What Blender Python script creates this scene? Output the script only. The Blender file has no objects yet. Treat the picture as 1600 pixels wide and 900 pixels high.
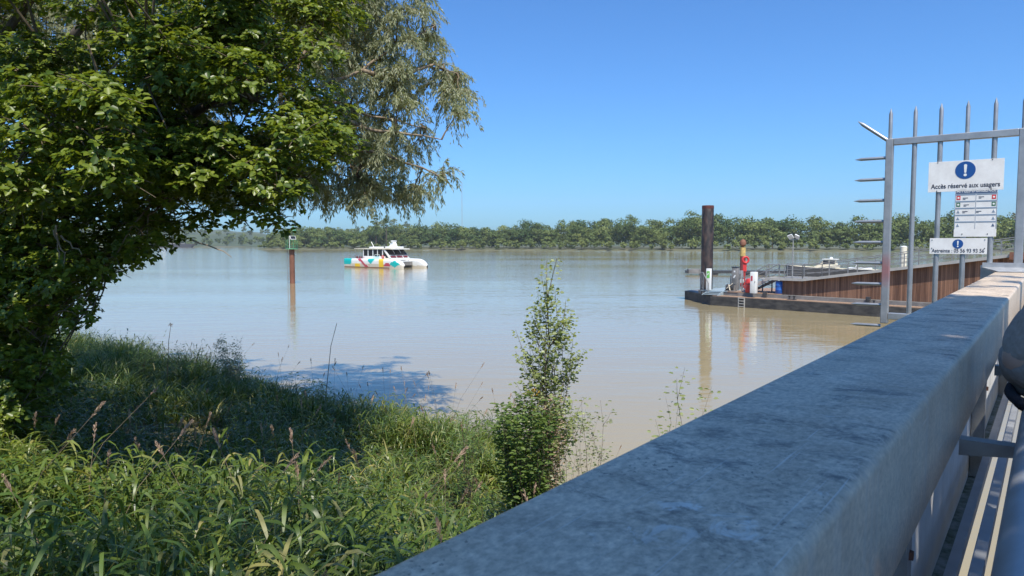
import bpy, bmesh, math, random
import numpy as np
from mathutils import Vector, Matrix, Quaternion
random.seed(7)
RNG = np.random.default_rng(11)
SC = bpy.context.scene
COL = SC.collection
PI = math.pi

# ------------------------------------------------------------------ camera geometry
F = 1100.0; PITCH = math.atan(69/1100.0); CZ = 5.5
CP, SP = math.cos(PITCH), math.sin(PITCH)
def ray(px, py):
    x = (px-800)/F; v = (py-450)/F
    return x, CP - v*SP, v*CP + SP          # right, forward, down
def at(px, py, Y):
    x, f, d = ray(px, py); t = Y/f
    return Vector((x*t, Y, CZ - d*t))
def atz(px, py, z):
    x, f, d = ray(px, py); t = (CZ-z)/d
    return Vector((x*t, f*t, z))
# bank frame: U runs out along the footbridge, N to its right
U = Vector((math.sin(math.radians(37.5)), math.cos(math.radians(37.5)), 0))
N = Vector((U.y, -U.x, 0))
def up(u, p, down):
    q = U*u + N*p
    return Vector((q.x, q.y, CZ-down))

# ------------------------------------------------------------------ mesh helper
class MB:
    def __init__(s): s.v = []; s.f = []; s.m = []; s.mi = 0
    def add(s, vs, fs, mi=None):
        o = len(s.v); s.v += [tuple(x) for x in vs]
        s.f += [tuple(i+o for i in f) for f in fs]; s.m += [s.mi if mi is None else mi]*len(fs)
        return s
    def box(s, c, size, rot=None, mi=None, bev=0.0):
        hx, hy, hz = size[0]/2, size[1]/2, size[2]/2
        R = rot if rot is not None else Matrix.Identity(3)
        c = Vector(c)
        b = min(bev, hx*.45, hy*.45, hz*.45)
        if b <= 0:
            vs = [c + R@Vector((x*hx, y*hy, z*hz)) for z in (-1,1) for y in (-1,1) for x in (-1,1)]
            return s.add(vs, [(0,2,3,1),(4,5,7,6),(0,1,5,4),(2,6,7,3),(0,4,6,2),(1,3,7,5)], mi)
        bm = bmesh.new(); bmesh.ops.create_cube(bm, size=1)
        for v in bm.verts: v.co = Vector((v.co.x*size[0], v.co.y*size[1], v.co.z*size[2]))
        bmesh.ops.bevel(bm, geom=bm.edges[:], offset=b, segments=2, affect='EDGES', profile=.5)
        bm.verts.index_update()
        s.add([c + R@v.co for v in bm.verts], [tuple(v.index for v in f.verts) for f in bm.faces], mi)
        bm.free(); return s
    def span(s, p0, p1, w, h, mi=None, upv=(0,0,1)):           # rectangular bar from p0 to p1
        p0, p1 = Vector(p0), Vector(p1); d = p1-p0; L = d.length
        if L < 1e-6: return s
        x = d/L; z = Vector(upv); y = z.cross(x)
        if y.length < 1e-4: y = Vector((0,1,0)).cross(x)
        y.normalize(); z = x.cross(y)
        R = Matrix((x, y, z)).transposed()
        return s.box((p0+p1)/2, (L, w, h), R, mi)
    def tube(s, pts, rad, seg=8, mi=None, cap=True):
        pts = [Vector(p) for p in pts]; n = len(pts)
        if not hasattr(rad, '__len__'): rad = [rad]*n
        vs = []; fs = []
        prev = None
        for i in range(n):
            t = (pts[min(i+1, n-1)] - pts[max(i-1, 0)])
            t = t.normalized() if t.length > 1e-9 else Vector((0,0,1))
            if prev is None:
                a = Vector((0,0,1)) if abs(t.z) < .9 else Vector((1,0,0))
                a = (a - t*a.dot(t)).normalized()
            else:
                a = (prev - t*prev.dot(t)).normalized()
            prev = a; b = t.cross(a)
            for k in range(seg):
                th = 2*PI*k/seg
                vs.append(pts[i] + (a*math.cos(th) + b*math.sin(th))*rad[i])
        for i in range(n-1):
            for k in range(seg):
                k2 = (k+1) % seg
                fs.append((i*seg+k, i*seg+k2, (i+1)*seg+k2, (i+1)*seg+k))
        if cap:
            fs.append(tuple(range(seg-1, -1, -1))); fs.append(tuple((n-1)*seg+k for k in range(seg)))
        return s.add(vs, fs, mi)
    def lathe(s, c, prof, seg=20, mi=None):                     # prof: list of (r, z)
        c = Vector(c); vs = []; fs = []; n = len(prof)
        for r, z in prof:
            for k in range(seg):
                th = 2*PI*k/seg; vs.append(c + Vector((r*math.cos(th), r*math.sin(th), z)))
        for i in range(n-1):
            for k in range(seg):
                k2 = (k+1) % seg
                fs.append((i*seg+k, i*seg+k2, (i+1)*seg+k2, (i+1)*seg+k))
        fs.append(tuple(range(seg-1, -1, -1))); fs.append(tuple((n-1)*seg+k for k in range(seg)))
        return s.add(vs, fs, mi)
    def prism(s, poly, ext, mi=None):                           # poly: list of Vector, ext: Vector
        n = len(poly); poly = [Vector(p) for p in poly]; ext = Vector(ext)
        vs = poly + [p+ext for p in poly]
        fs = [tuple(range(n-1, -1, -1)), tuple(range(n, 2*n))]
        for i in range(n):
            j = (i+1) % n; fs.append((i, j, n+j, n+i))
        return s.add(vs, fs, mi)
    def build(s, name, mats, parent=None, smooth=None):
        me = bpy.data.meshes.new(name); me.from_pydata(s.v, [], s.f)
        if not isinstance(mats, (list, tuple)): mats = [mats]
        for m in mats: me.materials.append(m)
        if len(mats) > 1: me.polygons.foreach_set('material_index', s.m)
        bm = bmesh.new(); bm.from_mesh(me); bmesh.ops.recalc_face_normals(bm, faces=bm.faces[:])
        bm.to_mesh(me); bm.free()
        if smooth is not None:
            me.polygons.foreach_set('use_smooth', [True]*len(me.polygons))
            me.set_sharp_from_angle(angle=math.radians(smooth))
        o = bpy.data.objects.new(name, me); COL.objects.link(o)
        if parent is not None: o.parent = parent
        return o

def tag(o, label=None, cat=None, group=None, kind=None):
    if label: o['label'] = label
    if cat: o['category'] = cat
    if group: o['group'] = group
    if kind: o['kind'] = kind
    return o
def thing(name, label, cat, loc=(0,0,0), rz=0.0, group=None):
    o = bpy.data.objects.new(name, None); COL.objects.link(o)
    o.empty_display_size = .2
    o.location = loc; o.rotation_euler = (0,0,rz)
    return tag(o, label, cat, group)
def copy_tree(o, parent=None):
    c = o.copy(); COL.objects.link(c)
    if parent is not None: c.parent = parent
    for ch in [x for x in bpy.data.objects if x.parent == o]: copy_tree(ch, c)
    return c

def quads_mesh(name, V, Q, mat, parent=None, tint=None, smooth=False):
    """V (n,3), Q (m,4) numpy; tint (m,) float face attribute"""
    me = bpy.data.meshes.new(name)
    m = len(Q)
    me.vertices.add(len(V)); me.vertices.foreach_set('co', np.asarray(V, np.float32).ravel())
    me.loops.add(m*4); me.loops.foreach_set('vertex_index', np.asarray(Q, np.int32).ravel())
    me.polygons.add(m); me.polygons.foreach_set('loop_start', np.arange(0, m*4, 4, dtype=np.int32))
    me.polygons.foreach_set('loop_total', np.full(m, 4, np.int32)) if False else None
    if smooth: me.polygons.foreach_set('use_smooth', np.ones(m, bool))
    if tint is not None:
        a = me.attributes.new('tint', 'FLOAT', 'FACE'); a.data.foreach_set('value', np.asarray(tint, np.float32))
    me.materials.append(mat)
    me.update(calc_edges=True); me.validate()
    o = bpy.data.objects.new(name, me); COL.objects.link(o)
    if parent is not None: o.parent = parent
    return o
def nrm(a): return a/np.maximum(np.linalg.norm(a, axis=1, keepdims=True), 1e-9)
def leaf_arrays(C, A, Nn, L, W, fold=.25, six=True):
    """six-point folded leaves (two quads) or four-point (one quad)"""
    n = len(C); A = nrm(A); S = nrm(np.cross(A, Nn)); Nn = np.cross(S, A)
    L = np.broadcast_to(L, (n,))[:, None]; W = np.broadcast_to(W, (n,))[:, None]
    if six:
        b = C; t = C + A*L - Nn*L*.12
        r1 = C + A*L*.28 + S*W*.5 + Nn*W*fold; r2 = C + A*L*.72 + S*W*.42 + Nn*W*fold*.7
        l1 = C + A*L*.28 - S*W*.5 + Nn*W*fold; l2 = C + A*L*.72 - S*W*.42 + Nn*W*fold*.7
        V = np.stack([b, r1, r2, t, l2, l1], 1).reshape(-1, 3)
        k = np.arange(n)[:, None]*6
        Q = np.concatenate([k+np.array([[0,1,2,3]]), k+np.array([[0,3,4,5]])], 1).reshape(-1, 4)
    else:
        V = np.stack([C, C+A*L*.45+S*W*.5, C+A*L, C+A*L*.45-S*W*.5], 1).reshape(-1, 3)
        Q = np.arange(n*4).reshape(-1, 4)
    return V, Q
def rand_dir(n): return nrm(RNG.normal(size=(n, 3)))

# ------------------------------------------------------------------ materials
def new_mat(name):
    m = bpy.data.materials.new(name); m.use_nodes = True
    nt = m.node_tree; b = nt.nodes['Principled BSDF']
    return m, nt, b
def rgb(c): return (c[0], c[1], c[2], 1)
def pmat(name, c1, c2=None, scale=4.0, rough=.6, metal=0.0, bump=0.0, stretch=None, detail=6, lo=.35, hi=.65, spec=.5, rough2=None):
    m, nt, b = new_mat(name)
    b.inputs['Roughness'].default_value = rough; b.inputs['Metallic'].default_value = metal
    b.inputs['Specular IOR Level'].default_value = spec
    if c2 is None and not bump:
        b.inputs['Base Color'].default_value = rgb(c1); return m
    tc = nt.nodes.new('ShaderNodeTexCoord'); mp = nt.nodes.new('ShaderNodeMapping')
    nt.links.new(tc.outputs['Object'], mp.inputs['Vector'])
    if stretch: mp.inputs['Scale'].default_value = stretch
    nz = nt.nodes.new('ShaderNodeTexNoise'); nz.inputs['Scale'].default_value = scale; nz.inputs['Detail'].default_value = detail
    nz.inputs['Roughness'].default_value = .65
    nt.links.new(mp.outputs[0], nz.inputs['Vector'])
    rp = nt.nodes.new('ShaderNodeValToRGB')
    rp.color_ramp.elements[0].position = lo; rp.color_ramp.elements[1].position = hi
    rp.color_ramp.elements[0].color = rgb(c1); rp.color_ramp.elements[1].color = rgb(c2 or c1)
    nt.links.new(nz.outputs['Fac'], rp.inputs['Fac']); nt.links.new(rp.outputs['Color'], b.inputs['Base Color'])
    if rough2 is not None:
        mr = nt.nodes.new('ShaderNodeMapRange'); mr.inputs['From Min'].default_value = lo; mr.inputs['From Max'].default_value = hi
        mr.inputs['To Min'].default_value = rough; mr.inputs['To Max'].default_value = rough2
        nt.links.new(nz.outputs['Fac'], mr.inputs['Value']); nt.links.new(mr.outputs[0], b.inputs['Roughness'])
    if bump:
        bp = nt.nodes.new('ShaderNodeBump'); bp.inputs['Strength'].default_value = bump; bp.inputs['Distance'].default_value = .02
        nt.links.new(nz.outputs['Fac'], bp.inputs['Height']); nt.links.new(bp.outputs[0], b.inputs['Normal'])
    return m
def leafmat(name, c1, c2, rough=.45, trans=.3, spec=.5, tint=None, c3=None, trans_col=None, patch=None):
    m, nt, b = new_mat(name)
    b.inputs['Roughness'].default_value = rough; b.inputs['Specular IOR Level'].default_value = spec
    if tint:
        src = nt.nodes.new('ShaderNodeAttribute'); src.attribute_name = 'tint'; fac = src.outputs['Fac']
    else:
        src = nt.nodes.new('ShaderNodeNewGeometry'); fac = src.outputs['Random Per Island']
    rp = nt.nodes.new('ShaderNodeValToRGB'); e = rp.color_ramp.elements
    e[0].color = rgb(c1); e[1].color = rgb(c2)
    if c3 is not None:
        e[1].position = .8; x = e.new(1.0); x.color = rgb(c3)
    nt.links.new(fac, rp.inputs['Fac']); nt.links.new(rp.outputs['Color'], b.inputs['Base Color'])
    col = rp.outputs['Color']
    if patch:
        tc = nt.nodes.new('ShaderNodeTexCoord'); nz = nt.nodes.new('ShaderNodeTexNoise'); nz.inputs['Scale'].default_value = .75; nz.inputs['Detail'].default_value = 3
        nt.links.new(tc.outputs['Object'], nz.inputs[0]); r2 = nt.nodes.new('ShaderNodeValToRGB'); e2 = r2.color_ramp.elements
        e2[0].position = .38; e2[1].position = .64; e2[0].color = rgb(patch[0]); e2[1].color = rgb(patch[1]); nt.links.new(nz.outputs['Fac'], r2.inputs[0])
        pm = nt.nodes.new('ShaderNodeMix'); pm.data_type = 'RGBA'; pm.blend_type = 'MULTIPLY'; pm.inputs[0].default_value = 1
        nt.links.new(col, pm.inputs[6]); nt.links.new(r2.outputs[0], pm.inputs[7]); col = pm.outputs[2]; nt.links.new(col, b.inputs['Base Color'])
    tr = nt.nodes.new('ShaderNodeBsdfTranslucent'); mx = nt.nodes.new('ShaderNodeMixShader'); mx.inputs[0].default_value = trans
    mul = nt.nodes.new('ShaderNodeMix'); mul.data_type = 'RGBA'; mul.blend_type = 'MULTIPLY'; mul.inputs[0].default_value = 1
    nt.links.new(col, mul.inputs[6]); mul.inputs[7].default_value = rgb(trans_col or (1.6, 1.5, .7))
    nt.links.new(mul.outputs[2], tr.inputs['Color'])
    nt.links.new(b.outputs[0], mx.inputs[1]); nt.links.new(tr.outputs[0], mx.inputs[2])
    nt.links.new(mx.outputs[0], nt.nodes['Material Output'].inputs['Surface'])
    return m

M = {}
M['galv'] = pmat('galvanised_steel', (.36,.37,.385), (.47,.48,.49), 9, .42, .55, .05, rough2=.55)
M['galv_dull'] = pmat('dull_galvanised', (.25,.25,.25), (.38,.375,.36), 6, .55, .35, .08)
M['panel'] = pmat('pale_panel', (.62,.60,.56), (.76,.75,.72), 5, .6, 0, .05)
M['moss'] = pmat('mossy_steel', (.07,.08,.03), (.3,.29,.26), 14, .8, .1, .3)
M['deck_grey'] = pmat('deck_grating', (.07,.07,.068), (.16,.155,.145), 22, .7, .3, .3)
M['sign'] = pmat('sign_white', (.70,.68,.66), (.80,.79,.77), 7, .45)
M['sign_blue'] = pmat('sign_blue', (.012,.075,.27), rough=.4)
M['sign_text'] = pmat('sign_text', (.02,.025,.05), rough=.5)
M['sign_navy'] = pmat('sign_navy', (.06,.10,.19), rough=.5)
M['sign_bluegrey'] = pmat('sign_bluegrey', (.22,.28,.36), rough=.5)
M['sign_red'] = pmat('sign_red', (.6,.04,.05), rough=.5)
M['sign_green'] = pmat('sign_green', (.05,.16,.09), rough=.5)
M['white'] = pmat('white_paint', (.78,.78,.76), (.70,.70,.67), 3, .35)
M['cream'] = pmat('cream_paint', (.72,.66,.52), (.62,.56,.43), 3, .45)
M['dark'] = pmat('dark_paint', (.03,.032,.036), (.06,.06,.065), 5, .5)
M['glass'] = pmat('dark_glass', (.02,.022,.028), rough=.08)
M['teal'] = pmat('teal_paint', (.0,.42,.40), rough=.35)
M['yellow'] = pmat('yellow_paint', (.80,.52,.03), rough=.35)
M['red'] = pmat('red_paint', (.45,.05,.08), rough=.35)
M['bred'] = pmat('bright_red', (.62,.035,.03), (.5,.04,.04), 4, .45)
M['hullcream'] = pmat('hull_cream', (.62,.57,.48), (.5,.45,.36), 2, .4)
M['bottom'] = pmat('hull_bottom', (.18,.09,.05), rough=.6)
M['blue'] = pmat('blue_plastic', (.01,.07,.30), (.015,.1,.38), 4, .4)
M['rust'] = pmat('rusty_steel', (.12,.050,.030), (.23,.10,.06), 2.2, .8, 0, .2, stretch=(1,1,.4))
M['hullblack'] = pmat('tarred_hull', (.018,.018,.02), (.075,.07,.065), 1.3, .7, 0, .3, stretch=(1,1,2.5))
M['steelgrey'] = pmat('steel_grey_paint', (.15,.145,.14), (.25,.235,.22), 1.5, .6, .1)
M['fascia'] = pmat('pale_fascia', (.33,.32,.30), (.42,.4,.37), 2, .6)
M['railing'] = pmat('railing_grey', (.20,.20,.20), (.29,.285,.28), 3, .5, .3)
M['bluegrey'] = pmat('blue_grey_steps', (.22,.29,.33), (.30,.36,.39), 3, .6)
M['greenpaint'] = pmat('green_paint', (.06,.26,.13), (.12,.32,.16), 3, .5)
M['lime'] = pmat('lime_green', (.15,.5,.08), rough=.5)
M['bark'] = pmat('bark', (.035,.027,.02), (.12,.095,.07), 6, .9, 0, .6, stretch=(2,2,.5))
M['bark_pale'] = pmat('pale_bark', (.15,.11,.075), (.32,.25,.175), 5, .85, 0, .4, stretch=(2,2,.6))
M['twig'] = pmat('twig', (.09,.065,.04), (.17,.13,.08), 5, .85)
M['fabric'] = pmat('charcoal_jersey', (.26,.205,.17), (.34,.275,.235), 60, .95, 0, .25)
M['fabric_hem'] = pmat('dark_hem', (.022,.018,.024), (.035,.03,.036), 60, .95, 0, .3)
M['skin'] = pmat('skin', (.48,.28,.2), rough=.5)
M['hair'] = pmat('brown_hair', (.03,.018,.01), (.06,.035,.02), 30, .6)
M['denim'] = pmat('dark_denim', (.03,.04,.07), (.05,.06,.1), 50, .9)

# wood cladding: vertical boards, each its own shade
def wood_mat(name, c1, c2, boards=7.5, axis=0):
    m, nt, b = new_mat(name); b.inputs['Roughness'].default_value = .75
    tc = nt.nodes.new('ShaderNodeTexCoord'); sx = nt.nodes.new('ShaderNodeSeparateXYZ')
    nt.links.new(tc.outputs['Object'], sx.inputs[0])
    mu = nt.nodes.new('ShaderNodeMath'); mu.operation = 'MULTIPLY'; mu.inputs[1].default_value = boards
    nt.links.new(sx.outputs[axis], mu.inputs[0])
    fl = nt.nodes.new('ShaderNodeMath'); fl.operation = 'FLOOR'; nt.links.new(mu.outputs[0], fl.inputs[0])
    fr = nt.nodes.new('ShaderNodeMath'); fr.operation = 'FRACT'; nt.links.new(mu.outputs[0], fr.inputs[0])
    wn = nt.nodes.new('ShaderNodeTexWhiteNoise'); wn.noise_dimensions = '1D'; nt.links.new(fl.outputs[0], wn.inputs['W'])
    mp = nt.nodes.new('ShaderNodeMapping'); mp.inputs['Scale'].default_value = (6,6,.6) if axis == 0 else (.6,6,6)
    nt.links.new(tc.outputs['Object'], mp.inputs[0])
    nz = nt.nodes.new('ShaderNodeTexNoise'); nz.inputs['Scale'].default_value = 1.3; nz.inputs['Detail'].default_value = 5
    nt.links.new(mp.outputs[0], nz.inputs[0])
    ad = nt.nodes.new('ShaderNodeMath'); ad.operation = 'MULTIPLY_ADD'; ad.inputs[1].default_value = .55
    nt.links.new(wn.outputs['Value'], ad.inputs[0])
    m2 = nt.nodes.new('ShaderNodeMath'); m2.operation = 'MULTIPLY'; m2.inputs[1].default_value = .6
    nt.links.new(nz.outputs['Fac'], m2.inputs[0]); nt.links.new(m2.outputs[0], ad.inputs[2])
    rp = nt.nodes.new('ShaderNodeValToRGB'); rp.color_ramp.elements[0].color = rgb(c1); rp.color_ramp.elements[1].color = rgb(c2)
    rp.color_ramp.elements[0].position = .2; rp.color_ramp.elements[1].position = .95
    nt.links.new(ad.outputs[0], rp.inputs[0])
    gp = nt.nodes.new('ShaderNodeMath'); gp.operation = 'GREATER_THAN'; gp.inputs[1].default_value = .92; nt.links.new(fr.outputs[0], gp.inputs[0])
    mx = nt.nodes.new('ShaderNodeMix'); mx.data_type = 'RGBA'; nt.links.new(gp.outputs[0], mx.inputs[0])
    nt.links.new(rp.outputs[0], mx.inputs[6]); mx.inputs[7].default_value = (.015,.01,.008,1)
    nt.links.new(mx.outputs[2], b.inputs['Base Color'])
    return m
M['clad'] = wood_mat('wood_cladding', (.085,.036,.020), (.33,.17,.10))
M['plank'] = wood_mat('deck_planks', (.22,.13,.085), (.40,.27,.18), 6, 1)

# weathered galvanised beam: blue-grey zinc bloom with dark grime scuffs across the top
def beam_mat():
    m, nt, b = new_mat('weathered_beam'); L = nt.links.new; nn = nt.nodes.new
    tc = nn('ShaderNodeTexCoord')
    def noise(scale, det, st, r=.6, dist=0):
        mp = nn('ShaderNodeMapping'); mp.inputs['Scale'].default_value = st; L(tc.outputs['Object'], mp.inputs[0])
        n = nn('ShaderNodeTexNoise'); n.inputs['Scale'].default_value = scale; n.inputs['Detail'].default_value = det
        n.inputs['Roughness'].default_value = r; n.inputs['Distortion'].default_value = dist
        L(mp.outputs[0], n.inputs[0]); return n.outputs['Fac']
    def ramp(src, a, bb, c0=(0,0,0), c1=(1,1,1)):
        r = nn('ShaderNodeValToRGB'); e = r.color_ramp.elements; e[0].position = a; e[1].position = bb
        e[0].color = rgb(c0); e[1].color = rgb(c1); L(src, r.inputs[0]); return r.outputs[0]
    def mix(f, a, bcol, mode='MIX'):
        x = nn('ShaderNodeMix'); x.data_type = 'RGBA'; x.blend_type = mode
        if hasattr(f, 'links'): L(f, x.inputs[0])
        else: x.inputs[0].default_value = f
        if hasattr(a, 'links'): L(a, x.inputs[6])
        else: x.inputs[6].default_value = rgb(a)
        if hasattr(bcol, 'links'): L(bcol, x.inputs[7])
        else: x.inputs[7].default_value = rgb(bcol)
        return x.outputs[2]
    base = ramp(noise(5, 8, (1,1,1), .7), .32, .68, (.56,.425,.29), (.92,.74,.545))
    fine = ramp(noise(90, 4, (.7,1,1), .7), .35, .7, (.5,.5,.5), (1.12,1.12,1.12))
    c = mix(.8, base, fine, 'MULTIPLY')
    # scuffs lie across the beam (local x along beam, y across)
    gr = ramp(noise(7, 9, (1.7,1.0,1), .82, .4), .50, .62)
    big = ramp(noise(2.2, 3, (1,1,1), .5), .30, .52)
    g = mix(1.0, gr, big, 'MULTIPLY')
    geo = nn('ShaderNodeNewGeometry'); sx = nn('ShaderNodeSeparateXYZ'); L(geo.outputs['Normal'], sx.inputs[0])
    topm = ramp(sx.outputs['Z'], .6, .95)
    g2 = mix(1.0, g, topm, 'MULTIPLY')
    g3 = mix(1.0, g2, (.85,.85,.85), 'MULTIPLY')
    spk = ramp(noise(140, 3, (1,1,1), .6), .60, .68); spb = ramp(noise(4, 4, (1,1,1), .6), .42, .62)
    c = mix(mix(1.0, mix(1.0, spk, spb, 'MULTIPLY'), topm, 'MULTIPLY'), c, (.10,.09,.08))
    c = mix(g3, c, (.075,.065,.055))
    for ang, thr in ((.5, .70), (1.9, .72), (-.35, .71)):
        mp = nn('ShaderNodeMapping'); mp.inputs['Rotation'].default_value = (0,0,ang); mp.inputs['Scale'].default_value = (3,150,60); L(tc.outputs['Object'], mp.inputs[0])
        n_ = nn('ShaderNodeTexNoise'); n_.inputs['Scale'].default_value = 1; n_.inputs['Detail'].default_value = 2; L(mp.outputs[0], n_.inputs[0])
        c = mix(mix(1.0, ramp(n_.outputs['Fac'], thr, thr+.05), (.45,.45,.45), 'MULTIPLY'), c, (.80,.76,.70))
    bl = mix(1.0, ramp(noise(11, 7, (1,1,1), .75, 1.2), .60, .66), ramp(noise(3.1, 3, (1,1,1), .5), .45, .6), 'MULTIPLY')
    c = mix(mix(1.0, bl, topm, 'MULTIPLY'), c, (.74,.68,.60))
    # pale rain streaks down the sides
    st = ramp(noise(26, 3, (1,1,.04), .5), .5, .75)
    sides = nn('ShaderNodeInvert'); L(topm, sides.inputs['Color'])
    st2 = mix(1.0, mix(1.0, st, sides.outputs[0], 'MULTIPLY'), (.5,.5,.5), 'MULTIPLY')
    c = mix(st2, c, (.50,.49,.47))
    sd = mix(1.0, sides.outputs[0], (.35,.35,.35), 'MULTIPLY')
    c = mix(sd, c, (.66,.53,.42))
    L(c, b.inputs['Base Color'])
    b.inputs['Metallic'].default_value = .08
    rr = nn('ShaderNodeMapRange'); rr.inputs['To Min'].default_value = .38; rr.inputs['To Max'].default_value = .62
    L(noise(12, 5, (1,1,1)), rr.inputs[0]); L(rr.outputs[0], b.inputs['Roughness'])
    bp = nn('ShaderNodeBump'); bp.inputs['Strength'].default_value = .12; bp.inputs['Distance'].default_value = .004
    L(noise(60, 5, (1,1,1), .6), bp.inputs['Height']); L(bp.outputs[0], b.inputs['Normal'])
    return m
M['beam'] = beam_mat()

def water_mat():
    m, nt, b = new_mat('muddy_water'); L = nt.links.new; nn = nt.nodes.new
    b.inputs['Base Color'].default_value = (.31,.252,.142,1)
    b.inputs['Roughness'].default_value = .06; b.inputs['IOR'].default_value = 1.33
    tc = nn('ShaderNodeTexCoord')
    def noise(scale, det, st, rot=0):
        mp = nn('ShaderNodeMapping'); mp.inputs['Scale'].default_value = st; mp.inputs['Rotation'].default_value = (0,0,rot)
        L(tc.outputs['Object'], mp.inputs[0])
        n = nn('ShaderNodeTexNoise'); n.inputs['Scale'].default_value = scale; n.inputs['Detail'].default_value = det
        L(mp.outputs[0], n.inputs[0]); return n.outputs['Fac']
    a = noise(1.6, 3, (.55,1.5,1), .25); c = noise(.35, 2, (.5,1.3,1), -.3)
    big = noise(.02, 3, (.25,1.6,1), .08)
    cr = nn('ShaderNodeMapRange'); cr.inputs['From Min'].default_value = .38; cr.inputs['From Max'].default_value = .62
    cr.inputs['To Min'].default_value = .35; cr.inputs['To Max'].default_value = 1.0; L(big, cr.inputs[0])
    ad = nn('ShaderNodeMath'); ad.operation = 'MULTIPLY_ADD'; ad.inputs[1].default_value = 2.2; L(c, ad.inputs[0]); L(a, ad.inputs[2])
    bp = nn('ShaderNodeBump'); bp.inputs['Distance'].default_value = .055
    st = nn('ShaderNodeMath'); st.operation = 'MULTIPLY'; st.inputs[1].default_value = .42; L(cr.outputs[0], st.inputs[0])
    sy = nn('ShaderNodeSeparateXYZ'); L(tc.outputs['Object'], sy.inputs[0])
    wr = nn('ShaderNodeMapRange'); wr.inputs['From Min'].default_value = 40; wr.inputs['From Max'].default_value = 190; wr.inputs['To Min'].default_value = 1; wr.inputs['To Max'].default_value = 2.1
    L(sy.outputs[1], wr.inputs[0]); s2 = nn('ShaderNodeMath'); s2.operation = 'MULTIPLY'; L(st.outputs[0], s2.inputs[0]); L(wr.outputs[0], s2.inputs[1]); st = s2
    bp.inputs['Strength'].default_value = 1
    hm = nn('ShaderNodeMath'); hm.operation = 'MULTIPLY'; L(ad.outputs[0], hm.inputs[0]); L(st.outputs[0], hm.inputs[1]); ad = hm; L(ad.outputs[0], bp.inputs['Height']); L(bp.outputs[0], b.inputs['Normal'])
    return m
M['water'] = water_mat()

M['ground'] = pmat('bank_soil', (.05,.055,.02), (.13,.11,.055), 1.2, .95, 0, .5, hi=.7)
M['straw'] = pmat('dry_straw', (.22,.15,.08), (.34,.25,.14), 12, .95)
M['far_ground'] = pmat('far_bank_ground', (.06,.075,.03), (.13,.12,.07), .05, .95)
M['hill'] = pmat('far_hill', (.035,.055,.025), (.07,.095,.04), .02, .95, 0, .0)
M['grass'] = leafmat('grass_blades', (.045,.085,.014), (.18,.235,.05), .40, .32, .5, c3=(.33,.29,.13), patch=((.55,.70,.66), (1.18,1.10,.88)))
M['seed'] = leafmat('seed_heads', (.30,.20,.15), (.46,.34,.26), .8, .25, .2)
M['alder'] = leafmat('alder_leaf', (.052,.095,.010), (.20,.245,.028), .38, .34, .45)
M['willow'] = leafmat('willow_leaf', (.19,.22,.12), (.36,.38,.26), .45, .4, .4)
M['poplar'] = leafmat('poplar_leaf', (.16,.21,.07), (.34,.38,.18), .36, .45, .5)
M['herb'] = leafmat('herb_leaf', (.065,.12,.03), (.17,.24,.06), .5, .35, .4)
M['bramble'] = leafmat('bramble_leaf', (.05,.10,.02), (.11,.17,.04), .45, .3, .4)
M['wood'] = leafmat('far_foliage', (.050,.090,.026), (.20,.235,.07), .7, .15, .2, tint=True, trans_col=(1.3,1.3,.7))
M['flower'] = leafmat('yellow_flower', (.4,.22,.02), (.55,.33,.04), .6, .3, .2)

# ------------------------------------------------------------------ setting: water, ground, far bank
def sheet(name, pts, mat, z=None, label=None):
    mb = MB(); mb.add(pts, [tuple(range(len(pts)))]); o = mb.build(name, mat); return tag(o, kind='structure')
o = sheet('water', [(-6000,-300,0),(6000,-300,0),(6000,9000,0),(-6000,9000,0)], M['water'])

TU = [-400, 0, 3, 5, 7, 11, 14, 18, 40]; TZ = [3.4, 3.2, 2.55, 1.85, 1.35, .75, 0.05, -1.5, -3.0]
def ushift(u, p):                                  # the waterline bends in towards the bridge
    k = np.clip((p+11.0)/6.0, 0, 1); k = k*k*(3-2*k)
    return u + 5.0*k*np.clip((u-6.3)/4.5, 0, 1)
def zg_np(u, p):
    z = np.interp(ushift(u, p), TU, TZ)
    n = .13*np.sin(u*1.3+p*.7)+.10*np.sin(p*1.9-u*.6)+.06*np.sin(u*3.1)*np.cos(p*2.7)
    return z + n*np.clip((15-u)/4, 0.2, 1)*np.clip(1-np.abs(u)/200, 0, 1)
def zg(u, p): return float(zg_np(np.array([u]), np.array([p]))[0])
def gpt(x, y):                                     # ground height at world x, y
    return zg(U.x*x+U.y*y, N.x*x+N.y*y)
us = np.concatenate([[-400,-100,-40,-15,-6], np.arange(-3, 20, .5), [24,40]])
ps = np.concatenate([[-400,-150,-80], np.arange(-60, 12, .75), [14,20,40,100,400]])
UU, PP = np.meshgrid(us, ps, indexing='ij'); ZZ = zg_np(UU, PP)
X = UU*U.x+PP*N.x; Y = UU*U.y+PP*N.y
V = np.stack([X, Y, ZZ], -1).reshape(-1, 3); n2 = len(ps)
i, j = np.meshgrid(np.arange(len(us)-1), np.arange(n2-1), indexing='ij'); k = (i*n2+j).ravel()
o = quads_mesh('ground', V, np.stack([k, k+1, k+n2+1, k+n2], 1), M['ground'], smooth=True); tag(o, kind='structure')

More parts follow.
